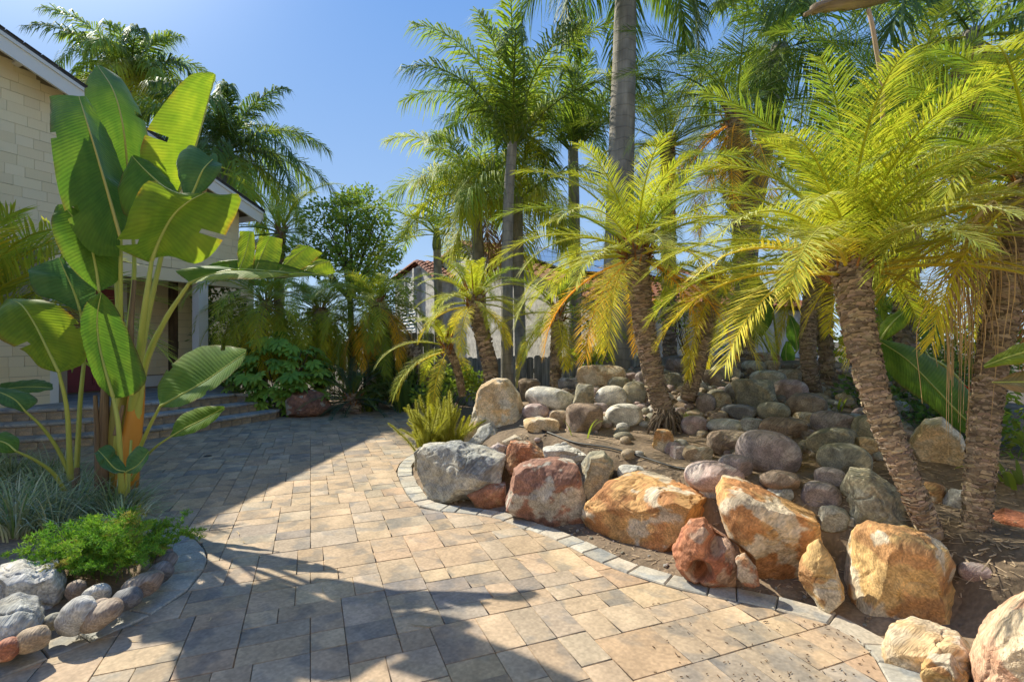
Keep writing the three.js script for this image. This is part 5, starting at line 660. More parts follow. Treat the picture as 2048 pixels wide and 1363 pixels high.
const edgePalm = palm({ name: 'date_palm', label: 'date palm with shaggy trunk at the right edge of the picture', sp: 'date', kind: 'date', path: pp([1950, 1075, 3.0], [1960, 950, 3.02], [1968, 850, 3.05], [1990, 700, 3.1], [2020, 560, 3.15], [2055, 400, 3.2], [2075, 330, 3.2]), r: [.068, .10], len: 1.45, n: 44, el: [80, -25], tones: ['green', 'lime', 'green', 'lime', 'lime', 'yellow'], dead: 6, group });
palm({ name: 'date_palm', label: 'date palm on the mound with an orange frond hanging over its trunk', sp: 'date', kind: 'date', path: pp([1335, 845, 5.3], [1312, 770, 5.32], [1295, 690, 5.35], [1282, 600, 5.4], [1275, 520, 5.4], [1272, 480, 5.4]), r: [.10, .12], len: 1.45, n: 48, el: [86, -26], tones: ['lime', 'lime', 'green', 'lime', 'lime', 'lime', 'yellow', 'gold'], dead: 0, group });
palm({ name: 'date_palm', label: 'date palm with bare trunk leaning right behind the orange-fronded palm', sp: 'date', kind: 'date', path: pp([1375, 800, 5.7], [1392, 740, 5.75], [1412, 660, 5.85], [1425, 590, 5.9], [1430, 550, 5.9]), r: [.085, .10], len: 1.1, n: 13, tones: dateT, group });
palm({ name: 'date_palm', label: 'slender straight date palm between the mound and the nearest palm', sp: 'date', kind: 'date', path: pp([1632, 790, 5.9], [1618, 730, 5.9], [1618, 650, 5.92], [1628, 570, 5.95], [1635, 500, 5.95]), r: [.08, .10], len: 1.1, n: 20, tones: dateT, group });
palm({ name: 'date_palm', label: 'second slender date palm trunk close behind the straight one', sp: 'date', kind: 'date', path: pp([1662, 790, 6.3], [1652, 700, 6.3], [1650, 600, 6.35], [1652, 520, 6.4]), r: [.075, .09], len: 1.1, n: 12, tones: ['green', 'lime', 'yellow'], far: 1, group });
palm({ name: 'date_palm', label: 'tall date palm with dark dense crown against the sky above the mound', sp: 'date', kind: 'date', path: pp([1490, 720, 7.4], [1488, 560, 7.4], [1482, 400, 7.3], [1475, 255, 7.2], [1472, 215, 7.2]), r: [.12, .13], len: 1.8, n: 34, el: [82, -45], tones: ['green', 'deep', 'green', 'deep', 'green', 'gold'], dead: 4, far: 1, group });
palm({ name: 'date_palm', label: 'date palm crown high behind the right-hand palms', sp: 'date', kind: 'date', path: pp([1810, 780, 5.6], [1812, 560, 5.5], [1818, 350, 5.4], [1822, 250, 5.4]), r: [.10, .12], len: 1.7, n: 32, el: [80, -35], tones: ['green', 'lime', 'green', 'green', 'yellow', 'gold'], dead: 3, far: 1, group });
palm({ name: 'date_palm', label: 'low yellowish date palm in front of the stucco house', sp: 'date', kind: 'date', path: pp([985, 780, 8.1], [978, 720, 8.1], [962, 660, 8.05], [950, 600, 8.0], [948, 585, 8.0]), r: [.11, .12], len: 1.0, n: 32, el: [84, -22], tones: ['lime', 'green', 'lime', 'lime', 'lime', 'yellow'], far: 1, group });
palm({ name: 'date_palm', label: 'thin date palm with skirt of yellow fronds before the sunlit fence', sp: 'date', kind: 'date', path: pp([1110, 800, 7.6], [1112, 720, 7.6], [1114, 650, 7.6], [1116, 610, 7.6]), r: [.075, .085], len: 1.1, n: 18, el: [82, -40], tones: ['green', 'lime', 'lime', 'yellow'], far: 1, dead: 0, group });
palm({ name: 'date_palm', label: 'young leaning palm with sunburnt fronds beside the leaning trunk', sp: 'date', kind: 'date', path: pp([925, 790, 8.8], [915, 740, 8.7], [900, 700, 8.6], [893, 680, 8.5]), r: [.06, .07], len: 1.2, n: 11, el: [70, -30], tones: ['lime', 'lime', 'yellow'], far: 1, yawBias: 3.0, group });
palm({ name: 'date_palm', label: 'shaded date palm nearest the porch post', sp: 'dateD', kind: 'date', path: pp([525, 800, 11.2], [522, 700, 11.2], [528, 630, 11.2], [532, 600, 11.2]), r: [.11, .12], len: 1.75, n: 46, el: [84, -55], tones: ['green', 'lime', 'lime', 'lime', 'yellow'], far: 1, group });
palm({ name: 'date_palm', label: 'shaded date palm with orange stubs above the broad-leaved shrub', sp: 'dateD', kind: 'date', path: pp([640, 800, 11.8], [640, 700, 11.8], [640, 640, 11.8], [640, 615, 11.8]), r: [.13, .16], len: 1.7, n: 46, el: [84, -55], tones: ['lime', 'green', 'lime', 'green', 'yellow'], far: 1, group });
palm({ name: 'date_palm', label: 'date palm with trunk leaning far left near the black gate', sp: 'dateD', kind: 'date', path: pp([850, 770, 11.4], [838, 715, 11.4], [800, 680, 11.4], [775, 640, 11.4], [752, 600, 11.4]), r: [.11, .13], len: 1.6, n: 44, el: [86, -50], tones: ['lime', 'green', 'lime', 'green', 'gold'], far: 1, group });
palm({ name: 'date_palm', label: 'bright feathery palm rising behind the porch roof corner', sp: 'date', kind: 'date', path: pp([560, 760, 13.4], [558, 600, 13.4], [560, 480, 13.4], [562, 455, 13.4]), r: [.11, .12], len: 2.0, n: 34, el: [86, -35], tones: ['lime', 'lime', 'green', 'lime'], far: 1, group });
palm({ name: 'date_palm', label: 'feathery palm crown behind the tall grey trunk', sp: 'date', kind: 'date', path: pp([1340, 760, 9.5], [1338, 560, 9.5], [1336, 330, 9.5], [1335, 280, 9.5]), r: [.12, .12], len: 1.9, n: 30, el: [84, -40], tones: ['lime', 'green', 'lime', 'yellow'], far: 1, group });
{ // old flower stalk of the palm at the right edge, hanging in dry strands
  const rnd = RNG(321), m = vc({ color: C(.62, .45, .26), roughness: .95 }), G = new GB(), st = spline(pp([2070, 345, 3.2], [2010, 380, 3.15], [1945, 450, 3.1], [1908, 560, 3.08]), 16); tube(G, st, .011, 6, [1, 1, 1]); part('flower_stalk', G.build(edgePalm.position), m, edgePalm);
  const H = new GB(); for (let i = 0; i < 95; i++) { const s = st[7 + Math.floor(rnd() * 10)], L = .25 + rnd() * .8, a = rnd() * 6.283, sp = .03 + rnd() * rnd() * .24, k = .6 + rnd() * .7, e = s.clone().add(V(Math.cos(a) * sp, -L, Math.sin(a) * sp)), q = s.clone().lerp(e, .45).add(V(Math.cos(a) * sp * .7 + (rnd() - .5) * .05, .02, Math.sin(a) * sp * .7)); tube(H, spline([s, q, e], 7), [.004, .004, .0035, .003, .003, .0025, .002, .0015], 4, [k, k * .96, k * .88]); }
  part('dry_strands', H.build(edgePalm.position), m, edgePalm).userData.kind = 'stuff';
}
// queen palms
const qg = 'tall plumed palms against the sky';
palm({ name: 'queen_palm', label: 'plumed palm on slender trunk with one long frond blown up to the left', sp: 'queen', kind: 'ring', path: pp([1015, 800, 9.0], [1014, 650, 9.0], [1015, 480, 9.0], [1018, 380, 9.0], [1025, 285, 9.0]), r: [.115, .085], len: 2.6, n: 17, el: [90, 46], tones: ['green', 'green', 'deep'], wind: .5, group: qg });
palm({ name: 'queen_palm', label: 'plumed palm with one yellow-lit frond arching far left', sp: 'queen', kind: 'ring', path: pp([975, 790, 11.2], [962, 650, 11.2], [955, 480, 11.2], [950, 385, 11.2]), r: [.15, .12], len: 2.2, n: 16, el: [88, 15], tones: ['green', 'lime', 'green', 'lime'], dead: 1, wind: -.4, group: qg });
palm({ name: 'queen_palm', label: 'plumed palm with dark drooping crown left of the tall grey trunk', sp: 'queen', kind: 'ring', path: pp([1150, 800, 11.5], [1150, 560, 11.5], [1148, 400, 11.5], [1146, 295, 11.5]), r: [.15, .11], len: 2.9, n: 19, el: [90, 42], tones: ['green', 'deep', 'deep'], wind: .3, group: qg });
palm({ name: 'queen_palm', label: 'straight grey trunk with old leaf bases just right of the slender trunk', sp: 'queen', kind: 'ring', path: pp([1042, 800, 10.4], [1040, 650, 10.4], [1036, 500, 10.4], [1035, 395, 10.4]), r: [.12, .105], len: 2.0, n: 14, el: [86, -20], tones: ['lime', 'green', 'lime'], dead: 1, group: qg });
palm({ name: 'queen_palm', label: 'thick tall grey trunk rising out of the top of the picture', sp: 'queen', kind: 'ring', path: pp([1232, 780, 7.8], [1236, 560, 7.8], [1243, 300, 7.8], [1250, 60, 7.8], [1254, -150, 7.8]), r: [.25, .14], len: 2.4, n: 14, el: [70, -35], tones: ['green', 'deep'], group: qg });
palm({ name: 'queen_palm', label: 'big dark plumed palm behind the house roof, upper left', sp: 'queenF', kind: 'ring', path: pp([462, 800, 15.5], [460, 560, 15.5], [456, 380, 15.5], [450, 300, 15.5]), r: [.26, .22], len: 3.2, n: 36, el: [88, -28], tones: ['deep', 'deep', 'green', 'deep', 'green'], group: qg });
palm({ name: 'queen_palm', label: 'second plumed palm left of the big one above the roof', sp: 'queenF', kind: 'ring', path: pp([256, 700, 17.5], [254, 450, 17.5], [250, 200, 17.5], [262, 150, 17.5]), r: [.16, .13], len: 2.7, n: 32, el: [86, -20], tones: ['green', 'deep', 'green', 'lime'], group: qg });
palm({ name: 'king_palm', label: 'smooth green-shafted palm with flat fanned fronds before the small gable', sp: 'king', kind: 'ring', path: pp([878, 790, 12.5], [878, 650, 12.5], [876, 560, 12.5], [874, 500, 12.5]), r: [.12, .095], len: 2.1, n: 12, el: [74, -10], tones: ['deep', 'green', 'lime'], crownshaft: .55, group: qg });
palm({ name: 'queen_palm', label: 'pale trunk and high crown between the right-hand palms', sp: 'queen', kind: 'ring', path: pp([1985, 800, 6.4], [1975, 620, 6.4], [1962, 450, 6.4], [1955, 300, 6.4], [1945, 60, 6.4]), r: [.13, .10], len: 2.0, n: 12, el: [70, -30], tones: ['green', 'deep', 'lime'], dead: 2, group: qg });
palm({ name: 'queen_palm', label: 'grey trunk behind the crest of the mound', sp: 'queen', kind: 'ring', path: pp([1488, 750, 8.6], [1490, 640, 8.6], [1500, 480, 8.6], [1540, 230, 8.6], [1560, 90, 8.6]), r: [.17, .13], len: 2.0, n: 14, el: [84, -25], tones: ['green', 'deep'], group: qg });
// clustering palm by the porch, low cycad
palm({ name: 'areca_palm', label: 'yellow-green clustering palm at the left edge below the gable', sp: 'areca', path: [at(-110, 900, 5.9).setY(.1), at(-95, 720, 5.9), at(-85, 640, 5.9)], r: [.07, .06], kind: 'ring', len: 2.2, n: 36, el: [84, 15], tones: ['lime', 'yellow', 'lime', 'lime'], yawBias: 0 });
palm({ name: 'sago_palm', label: 'blue-green cycad with stiff arching leaves beside the dark red rock', sp: 'sago', path: [at(705, 810, 10.6).setY(0), at(705, 800, 10.6), at(705, 785, 10.6)], r: [.16, .15], kind: 'date', len: 1.1, n: 38, el: [78, -18], tones: ['blue', 'deep', 'blue'], far: 1 });
// dried flower spathe of the palm overhead, top right
{
  const s = thing('dried_palm_spathe', at(1752, 95, 3.0), 'dry woody palm sheath on a pale stalk at the top right', 'palm sheath'), m = leafMat(.42, .32, .21, .1, .8, { map: T.wood, bumpMap: T.wood, bumpScale: .006 });
  const G = new GB(), P = spline(pp([1610, 30, 2.95], [1640, 14, 2.97], [1690, 2, 3.0], [1750, -12, 3.03], [1800, -34, 3.05], [1840, -70, 3.06]), 30); tube(G, P, P.map((_, i) => [.02, .05, .07, .085, .095, .1, .105, .1][Math.min(7, Math.floor(i / 4))] * .62), 22, (t, a) => { const k = .6 + .8 * fbm(t * 7, a * 2, 2, 4); return [k, k * .97, k * .92]; }, { disp: (k, i, a) => 1 + .5 * (fbm(Math.cos(a) * 2, i * .22, Math.sin(a) * 2, 3) - .5) }); part('sheath', G.build(s.position), m, s);
  const H = new GB(); tube(H, spline(pp([1737, 18, 3.0], [1745, 50, 3.0], [1752, 92, 3.02], [1765, 180, 3.1], [1765, 300, 3.3]), 14), .012, 8, [1, .9, .85]); part('stalk', H.build(s.position), vc({ color: C(.45, .37, .28) }), s);
}

// ---------- shrubs, grasses, small plants ----------
function leafCloud(G, c, R, n, ls, lw, seed, o = {}) {        // many separate small leaves through the volume, denser in lobes
  const rnd = RNG(seed); let made = 0, guard = 0; while (made < n && guard++ < n * 8) {
    const a = rnd() * 6.283, cz = rnd() * 2 - 1, s = Math.sqrt(1 - cz * cz), rr = Math.pow(rnd(), .45), q = V(Math.cos(a) * s * rr, cz * rr, Math.sin(a) * s * rr); const p = V(q.x * R[0], q.y * R[1], q.z * R[2]).add(c);
    if (fbm(p.x * (o.f || 3.2) + seed, p.y * (o.f || 3.2), p.z * (o.f || 3.2), 2) < (o.cut ?? .46)) continue; made++;
    const d = V(q.x + (rnd() - .5) * 1.2, q.y * .5 + (rnd() - .5) * 1.2 - (o.hang || 0), q.z + (rnd() - .5) * 1.2).normalize(), sd = V(rnd() - .5, rnd() - .2, rnd() - .5).cross(d).normalize(), l = ls * (.6 + rnd() * .8), w = lw * (.6 + rnd() * .8), k = .65 + rnd() * .7, col = [k * (.85 + rnd() * .4), k, k * .9], N = V(0, 0, 0).crossVectors(d, sd), m = p.clone().addScaledVector(d, l * .5).addScaledVector(N, -l * .06);
    const A = G.v(p, col), B = G.v(m.clone().addScaledVector(sd, w / 2).addScaledVector(N, w * .18), col), Cx = G.v(p.clone().addScaledVector(d, l), col), D = G.v(m.clone().addScaledVector(sd, -w / 2).addScaledVector(N, w * .18), col), M = G.v(m, col); G.t(A, B, M); G.t(B, Cx, M); G.t(Cx, D, M); G.t(D, A, M);
  }
}
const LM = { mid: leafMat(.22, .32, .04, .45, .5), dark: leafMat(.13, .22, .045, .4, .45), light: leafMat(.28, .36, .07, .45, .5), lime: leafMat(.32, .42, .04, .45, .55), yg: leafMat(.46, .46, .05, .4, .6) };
const woodMat = vc({ color: C(.17, .125, .09), map: T.grain, bumpMap: T.rough, bumpScale: .02, roughness: 1 });
function shrub(name, label, foot, lobes, n, ls, lw, mat, o = {}) {
  const s = thing(name, foot, label, o.category || 'shrub', o.group), G = new GB(), seed = palmSeed++, rnd = RNG(seed); const tot = lobes.reduce((a, l) => a + l[1][0] * l[1][1], 0);
  lobes.forEach(([c, R], i) => leafCloud(G, c, R, Math.round(n * R[0] * R[1] / tot), ls, lw, seed * 7 + i, o)); part(o.tree ? 'crown' : 'foliage', G.build(s.position), mat, s);
  const H = new GB(); if (o.tree) { const f0 = foot.clone(), fk = o.fork || foot.clone().lerp(lobes[0][0], .5); tube(H, spline([f0, f0.clone().lerp(fk, .5).add(V(.05, 0, .03)), fk], 8), [...Array(9)].map((_, i) => lerp(o.tree, o.tree * .7, i / 8)), 10, [1, 1, 1]); part('trunk', H.build(s.position), woodMat, s); }
  const from = o.fork || foot; lobes.forEach(([c, R]) => { for (let k = 0; k < (o.stems || 3); k++) { const e = c.clone().add(V((rnd() - .5) * R[0] * 1.3, (rnd() - .3) * R[1], (rnd() - .5) * R[2] * 1.3)), B = new GB(), r = (o.tree || .02) * .5; tube(B, spline([from.clone(), from.clone().lerp(c, .5).add(V((rnd() - .5) * .2, .05, (rnd() - .5) * .2)), e], 8), [...Array(9)].map((_, i) => lerp(r, r * .2, i / 8)), 6, [1, 1, 1]); part(o.tree ? 'branch' : 'stem', B.build(s.position), woodMat, s); } });
  return s;
}
const lob = (px, py, d, rx, ry, rz) => [at(px, py, d), [rx, ry, rz ?? rx]];
shrub('leafy_tree', 'leafy broad-leaved tree with open crown behind the shaded palms', at(700, 800, 13.5).setY(0), [lob(670, 450, 13.5, .9, .75), lob(735, 430, 13.6, .75, .85), lob(620, 510, 13.3, .7, .55), lob(700, 530, 13.2, 1.0, .7), lob(760, 490, 13.6, .7, .7), lob(690, 405, 13.8, .5, .4)], 6800, .12, .055, LM.mid, { tree: .1, fork: at(700, 600, 13.5), category: 'tree', cut: .5, stems: 4 });
shrub('leafy_tree', 'fine-leaved green tree left of the small stucco gable', at(790, 800, 12.6).setY(0), [lob(770, 590, 12.4, .75, .6), lob(720, 570, 12.5, .6, .5), lob(790, 640, 12.3, .5, .4)], 2600, .10, .035, LM.mid, { tree: .06, fork: at(775, 660, 12.5), category: 'tree', cut: .48 });
shrub('leafy_shrub', 'light green shrub with loose twigs in front of the stucco wall', at(1200, 760, 8.6).setY(.5), [lob(1190, 610, 8.6, .55, .55), lob(1215, 680, 8.5, .5, .4), lob(1160, 640, 8.7, .35, .35)], 900, .075, .03, LM.light, { cut: .5 });
shrub('leafy_shrub', 'thin shrub with bare twigs and small leaves on the crest', at(1385, 730, 7.8).setY(1.0), [lob(1370, 640, 7.8, .45, .5), lob(1340, 590, 7.8, .4, .45), lob(1430, 690, 7.8, .3, .25)], 650, .06, .03, LM.light, { cut: .5, stems: 5 });
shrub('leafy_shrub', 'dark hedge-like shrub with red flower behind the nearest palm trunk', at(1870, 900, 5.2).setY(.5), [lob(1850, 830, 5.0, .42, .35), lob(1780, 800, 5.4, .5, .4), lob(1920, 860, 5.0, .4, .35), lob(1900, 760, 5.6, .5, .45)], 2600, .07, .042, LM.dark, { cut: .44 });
shrub('leafy_shrub', 'tall mixed foliage closing the view between the right-hand trunks', at(1860, 760, 8).setY(.3), [lob(1790, 640, 8, .7, .6), lob(1890, 690, 8, .8, .6), lob(1700, 690, 7.6, .6, .6), lob(1980, 720, 7.5, .8, .7), lob(1740, 580, 8, .5, .5)], 3400, .12, .05, LM.mid, { cut: .5 });
shrub('leafy_shrub', 'green foliage low at the right edge behind the shaggy palm', at(2060, 1000, 3.9).setY(.4), [lob(2050, 960, 3.9, .22, .35), lob(2080, 840, 4.2, .4, .4), lob(2030, 1010, 3.6, .14, .12)], 800, .09, .035, LM.mid, { cut: .42 });
shrub('leafy_shrub', 'bushy green foliage behind the tall right-hand palm crowns', at(1760, 700, 9.5).setY(0), [lob(1600, 330, 9.5, 1.5, 1.3), lob(1780, 300, 9.8, 1.6, 1.4), lob(1960, 280, 9.5, 1.5, 1.7), lob(1680, 480, 9.5, 1.4, .9), lob(2010, 480, 9, 1, 1)], 6500, .17, .05, LM.mid, { cut: .5, tree: .12, fork: at(1760, 560, 9.5), category: 'tree' });
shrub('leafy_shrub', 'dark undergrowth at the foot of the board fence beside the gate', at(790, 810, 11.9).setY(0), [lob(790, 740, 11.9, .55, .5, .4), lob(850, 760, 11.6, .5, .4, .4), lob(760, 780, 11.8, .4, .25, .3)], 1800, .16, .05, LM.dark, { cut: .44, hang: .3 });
shrub('leafy_shrub', 'small bright-leaved shrub behind the feathery fern', at(905, 820, 9.3).setY(.1), [lob(905, 755, 9.3, .4, .3), lob(945, 770, 9.0, .3, .25), lob(860, 790, 9.6, .35, .2)], 900, .10, .05, LM.mid, { cut: .42 });
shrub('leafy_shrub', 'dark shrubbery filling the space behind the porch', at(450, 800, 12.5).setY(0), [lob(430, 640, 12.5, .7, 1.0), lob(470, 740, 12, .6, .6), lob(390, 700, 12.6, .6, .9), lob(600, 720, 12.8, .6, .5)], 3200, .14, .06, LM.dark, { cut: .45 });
shrub('leafy_shrub', 'pale green shoots beside the grey trunk above the mound', at(1190, 760, 7.2).setY(.9), [lob(1190, 712, 7.2, .24, .12), lob(1165, 700, 7.2, .14, .1)], 170, .09, .045, LM.lime, { cut: .3 });
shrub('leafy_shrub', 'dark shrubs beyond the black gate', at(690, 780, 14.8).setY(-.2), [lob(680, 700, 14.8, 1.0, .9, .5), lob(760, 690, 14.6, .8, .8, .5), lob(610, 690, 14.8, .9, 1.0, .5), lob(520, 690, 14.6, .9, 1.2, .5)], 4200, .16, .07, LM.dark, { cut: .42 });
// red flower
{ const f = thing('red_flower', at(1932, 782, 4.75), 'single red flower in the dark shrub between the palms', 'flower'), m = leafMat(.6, .03, .015, .2, .5); for (let i = 0; i < 6; i++) { const G = new GB(), a = i / 6 * 6.283, d = V(Math.cos(a), Math.sin(a), .4).normalize(), s = V(-Math.sin(a), Math.cos(a), 0); G.face([O, d.clone().multiplyScalar(.04).addScaledVector(s, .022), d.clone().multiplyScalar(.08), d.clone().multiplyScalar(.04).addScaledVector(s, -.022)], [1, 1, 1]); part('petal', G.build(), m, f); } const H = new GB(); tube(H, [V(0, 0, 0), V(.02, -.06, -.03), V(.03, -.14, -.05)], [.006, .005, .004], 5, [1, 1, 1]); part('stalk', H.build(), ribMat, f); }
// broad-leaved shrub with hand-shaped leaves
{
  const G = new GB(), col = [1, 1, 1]; for (let k = 0; k < 8; k++) { const a = lerp(-2.5, 2.5, k / 7), L = .17 * (1 - .35 * Math.abs(a) / 2.5), d = V(Math.sin(a), 0, Math.cos(a)), s = V(Math.cos(a), 0, -Math.sin(a)), c = .88 + .05 * (k % 3); const q = [[0, .010, 0], [.35, .016, .012], [.62, .030, .012], [.86, .016, -.004], [1, 0, -.02]].map(([t, w, y]) => [d.clone().multiplyScalar(L * t).addScaledVector(s, w).setY(y), d.clone().multiplyScalar(L * t).setY(y - .006), d.clone().multiplyScalar(L * t).addScaledVector(s, -w).setY(y)].map((p) => G.v(p, [c, c, c]))); for (let i = 0; i < 4; i++) for (const e of [0, 1]) G.q(q[i][e], q[i][e + 1], q[i + 1][e + 1], q[i + 1][e]); }
  const leaf = G.build(), f = thing('hand_leaved_shrub', at(565, 826, 10.6).setY(0), 'dense glossy shrub with hand-shaped leaves at the back of the patio', 'shrub'), rnd = RNG(66), ms = [leafMat(.24, .44, .06, .4, .42), leafMat(.18, .36, .05, .4, .42), leafMat(.32, .50, .07, .4, .42)];
  for (let i = 0; i < 250; i++) { const a = rnd() * 6.283, cz = rnd() * 1.9 - .8, s = Math.sqrt(Math.max(0, 1 - cz * cz)), rr = .72 + rnd() * .32, c = at(560, 755, 10.6), q = V(Math.cos(a) * s * rr, cz * rr, Math.sin(a) * s * rr), p = c.clone().add(V(q.x * 1.05, q.y * .82, q.z * .75)); if (p.y < .05) continue; const m = part('leaf', leaf, ms[Math.floor(rnd() * 3)], f, p.sub(f.position)); m.rotation.set(.25 + rnd() * .6, Math.atan2(q.x, q.z) + (rnd() - .5) * 1.2, (rnd() - .5) * .6, 'YXZ'); m.scale.setScalar(1.0 + rnd() * .65); }
  for (let i = 0; i < 14; i++) { const H = new GB(), a = rnd() * 6.283; tube(H, spline([V(Math.cos(a) * .15, 0, Math.sin(a) * .15), V(Math.cos(a) * .35, .5, Math.sin(a) * .3), V(Math.cos(a) * .75, 1.0 + rnd() * .3, Math.sin(a) * .5)], 6), .012, 5, [1, 1, 1]); part('stem', H.build(), woodMat, f); }
}
// strap-leaved clumps in the shade by the fence
function straps(name, label, foot, n, len, w, mat, seed, o = {}) {
  const s = thing(name, foot, label, o.category || 'plant', o.group), rnd = RNG(seed), mats = Array.isArray(mat) ? mat : [mat];
  for (let i = 0; i < n; i++) { const G = new GB(), a = rnd() * 6.283, L = len * (.6 + rnd() * .6), lean = .3 + rnd() * .9, K = 7, rows = []; let x = 0, y = 0; const dir = V(Math.cos(a), 0, Math.sin(a)), sd = V(-Math.sin(a), 0, Math.cos(a)), st = dir.clone().multiplyScalar(rnd() * (o.spread || .1)); for (let k = 0; k <= K; k++) { const t = k / K, e = 1.45 - lean * (.3 + 1.9 * t * t), ww = w * (k === K ? .02 : Math.sin(Math.PI * (.22 + .75 * t))), c = .8 + rnd() * .1; rows.push([-1, 0, 1].map((q) => G.v(st.clone().addScaledVector(dir, x).setY(y - (q ? 0 : w * .25)).addScaledVector(sd, q * ww), [c, c, c]))); x += Math.cos(e) * L / K; y += Math.sin(e) * L / K; } for (let k = 0; k < K; k++) for (const q of [0, 1]) G.q(rows[k][q], rows[k][q + 1], rows[k + 1][q + 1], rows[k + 1][q]); part('leaf', G.build(), mats[i % mats.length], s); }
  return s;
}
straps('strap_leaf_plant', 'tall dark strap-leaved clump before the board fence', at(812, 815, 11.0).setY(0), 46, 1.1, .035, [LM.mid, LM.dark], 5, { spread: .35 });
straps('strap_leaf_plant', 'bright low strap-leaved clump at the back edge of the patio', at(735, 812, 10.9).setY(0), 26, .55, .03, [LM.lime, LM.mid], 6, { spread: .12 });
straps('strap_leaf_plant', 'strap-leaved clump right of the shaded one beside the slim trunks', at(880, 800, 10.2).setY(0), 30, .8, .03, [LM.mid, LM.dark], 7, { spread: .3 });
straps('green_sprout', 'single upright green sprout on the bare soil', at(1164, 872, 5.1).setY(.5), 3, .32, .012, LM.lime, 8);
straps('green_sprout', 'small green sprouts below the slender palm on the mound', at(1672, 812, 5.3).setY(.78), 9, .16, .012, LM.lime, 9, { spread: .08 });
straps('green_sprout', 'little leafy weed at the right of the palm root', at(1380, 830, 5.35).setY(.66), 16, .10, .012, LM.light, 10, { spread: .06 });
straps('strap_leaf_plant', 'bright fern-like clump at the right edge behind the terracotta stone', at(2045, 1030, 3.5).setY(.45), 22, .32, .018, [LM.lime, LM.light], 11, { spread: .15 });
// foxtail-like feathery fern
{
  const f = thing('foxtail_fern', at(880, 890, 6.0).setY(.12), 'yellow-green fern with upright plume-like stems beside the grey boulder', 'fern'), rnd = RNG(90), vars = [];
  for (let v = 0; v < 6; v++) { const G = new GB(), L = 1, lean = .15 + v * .15, K = 12, P = []; let x = 0, y = 0; for (let k = 0; k <= K; k++) { P.push(V(x, y, 0)); const e = 1.5 - lean * (.5 + .8 * k / K) + .5 * Math.max(0, k / K - .6); x += Math.cos(e) * L / K; y += Math.sin(e) * L / K; } tube(G, P, .008, 4, [.8, .8, .6]); for (let i = 0; i < 900; i++) { const t = Math.pow(rnd(), .9), k = Math.min(K - 1, Math.floor(t * K)), p = P[k].clone().lerp(P[k + 1], t * K - k), T0 = P[k + 1].clone().sub(P[k]).normalize(), a = rnd() * 6.283, o1 = V(-T0.y, T0.x, 0).multiplyScalar(Math.cos(a)).addScaledVector(Z1, Math.sin(a)), l = .085 * Math.sqrt(Math.sin(Math.PI * (.12 + .84 * t))) * (.75 + rnd() * .5), d = o1.clone().addScaledVector(T0, .65).normalize(), w = V(0, 0, 0).crossVectors(d, T0).normalize().multiplyScalar(.0045), c = .7 + rnd() * .6, col = [c, c, c * .8]; G.t(G.v(p.clone().add(w), col), G.v(p.clone().sub(w), col), G.v(p.clone().addScaledVector(d, l), col)); } vars.push(G.build()); }
  for (let i = 0; i < 64; i++) { const m = part('plume', vars[Math.floor(rnd() * 6)], LM.yg, f, V((rnd() - .5) * .42, (rnd() - .5) * .04, (rnd() - .5) * .3)); m.rotation.y = i * 2.4 + rnd(); m.scale.setScalar(.44 + rnd() * .3); if (Math.cos(m.rotation.y) < -.2) m.scale.multiplyScalar(1.12); }
}
// asparagus-like bright shrub of the left bed
{
  const f = thing('asparagus_fern', at(220, 1150, 3.15).setY(.09), 'bright green feathery shrub spilling over the cobbles of the left bed', 'fern'), rnd = RNG(91), vars = [];
  for (let v = 0; v < 5; v++) { const G = new GB(), K = 10, P = []; let x = 0, y = 0; const lean = .35 + v * .25; for (let k = 0; k <= K; k++) { P.push(V(x, y, (rnd() - .5) * .02)); const e = 1.35 - lean * (.2 + 1.5 * (k / K) ** 1.5); x += Math.cos(e) / K; y += Math.sin(e) / K; } tube(G, P, .005, 4, [.7, .75, .5]);
    for (let i = 0; i < 46; i++) { const t = .2 + .8 * rnd(), k = Math.min(K - 1, Math.floor(t * K)), p = P[k].clone().lerp(P[k + 1], t * K - k), a = rnd() * 6.283, b = p.clone().add(V(Math.cos(a), (rnd() - .3), Math.sin(a)).multiplyScalar(.05 + rnd() * .12)); for (let j = 0; j < 11; j++) { const q = p.clone().lerp(b, .25 + .75 * rnd()), d = V(rnd() - .5, rnd() - .25, rnd() - .5).normalize(), w = V(rnd() - .5, rnd() - .5, rnd() - .5).cross(d).normalize().multiplyScalar(.0085), c = .7 + rnd() * .6, col = [c * (.8 + rnd() * .4), c, c * .8]; G.t(G.v(q.clone().add(w), col), G.v(q.clone().sub(w), col), G.v(q.clone().addScaledVector(d, .045 + rnd() * .035), col)); } } vars.push(G.build()); }
  const mm = [leafMat(.14, .31, .03, .42, .55), leafMat(.20, .36, .035, .42, .55), leafMat(.34, .33, .08, .4, .6)];
  for (let i = 0; i < 92; i++) { const m = part('spray', vars[Math.floor(rnd() * 5)], mm[Math.floor(rnd() * 2.3)], f, V((rnd() - .5) * .5, 0, (rnd() - .5) * .42)); m.rotation.y = i * 2.4 + rnd(); m.scale.setScalar(.23 + rnd() * .19); }
}
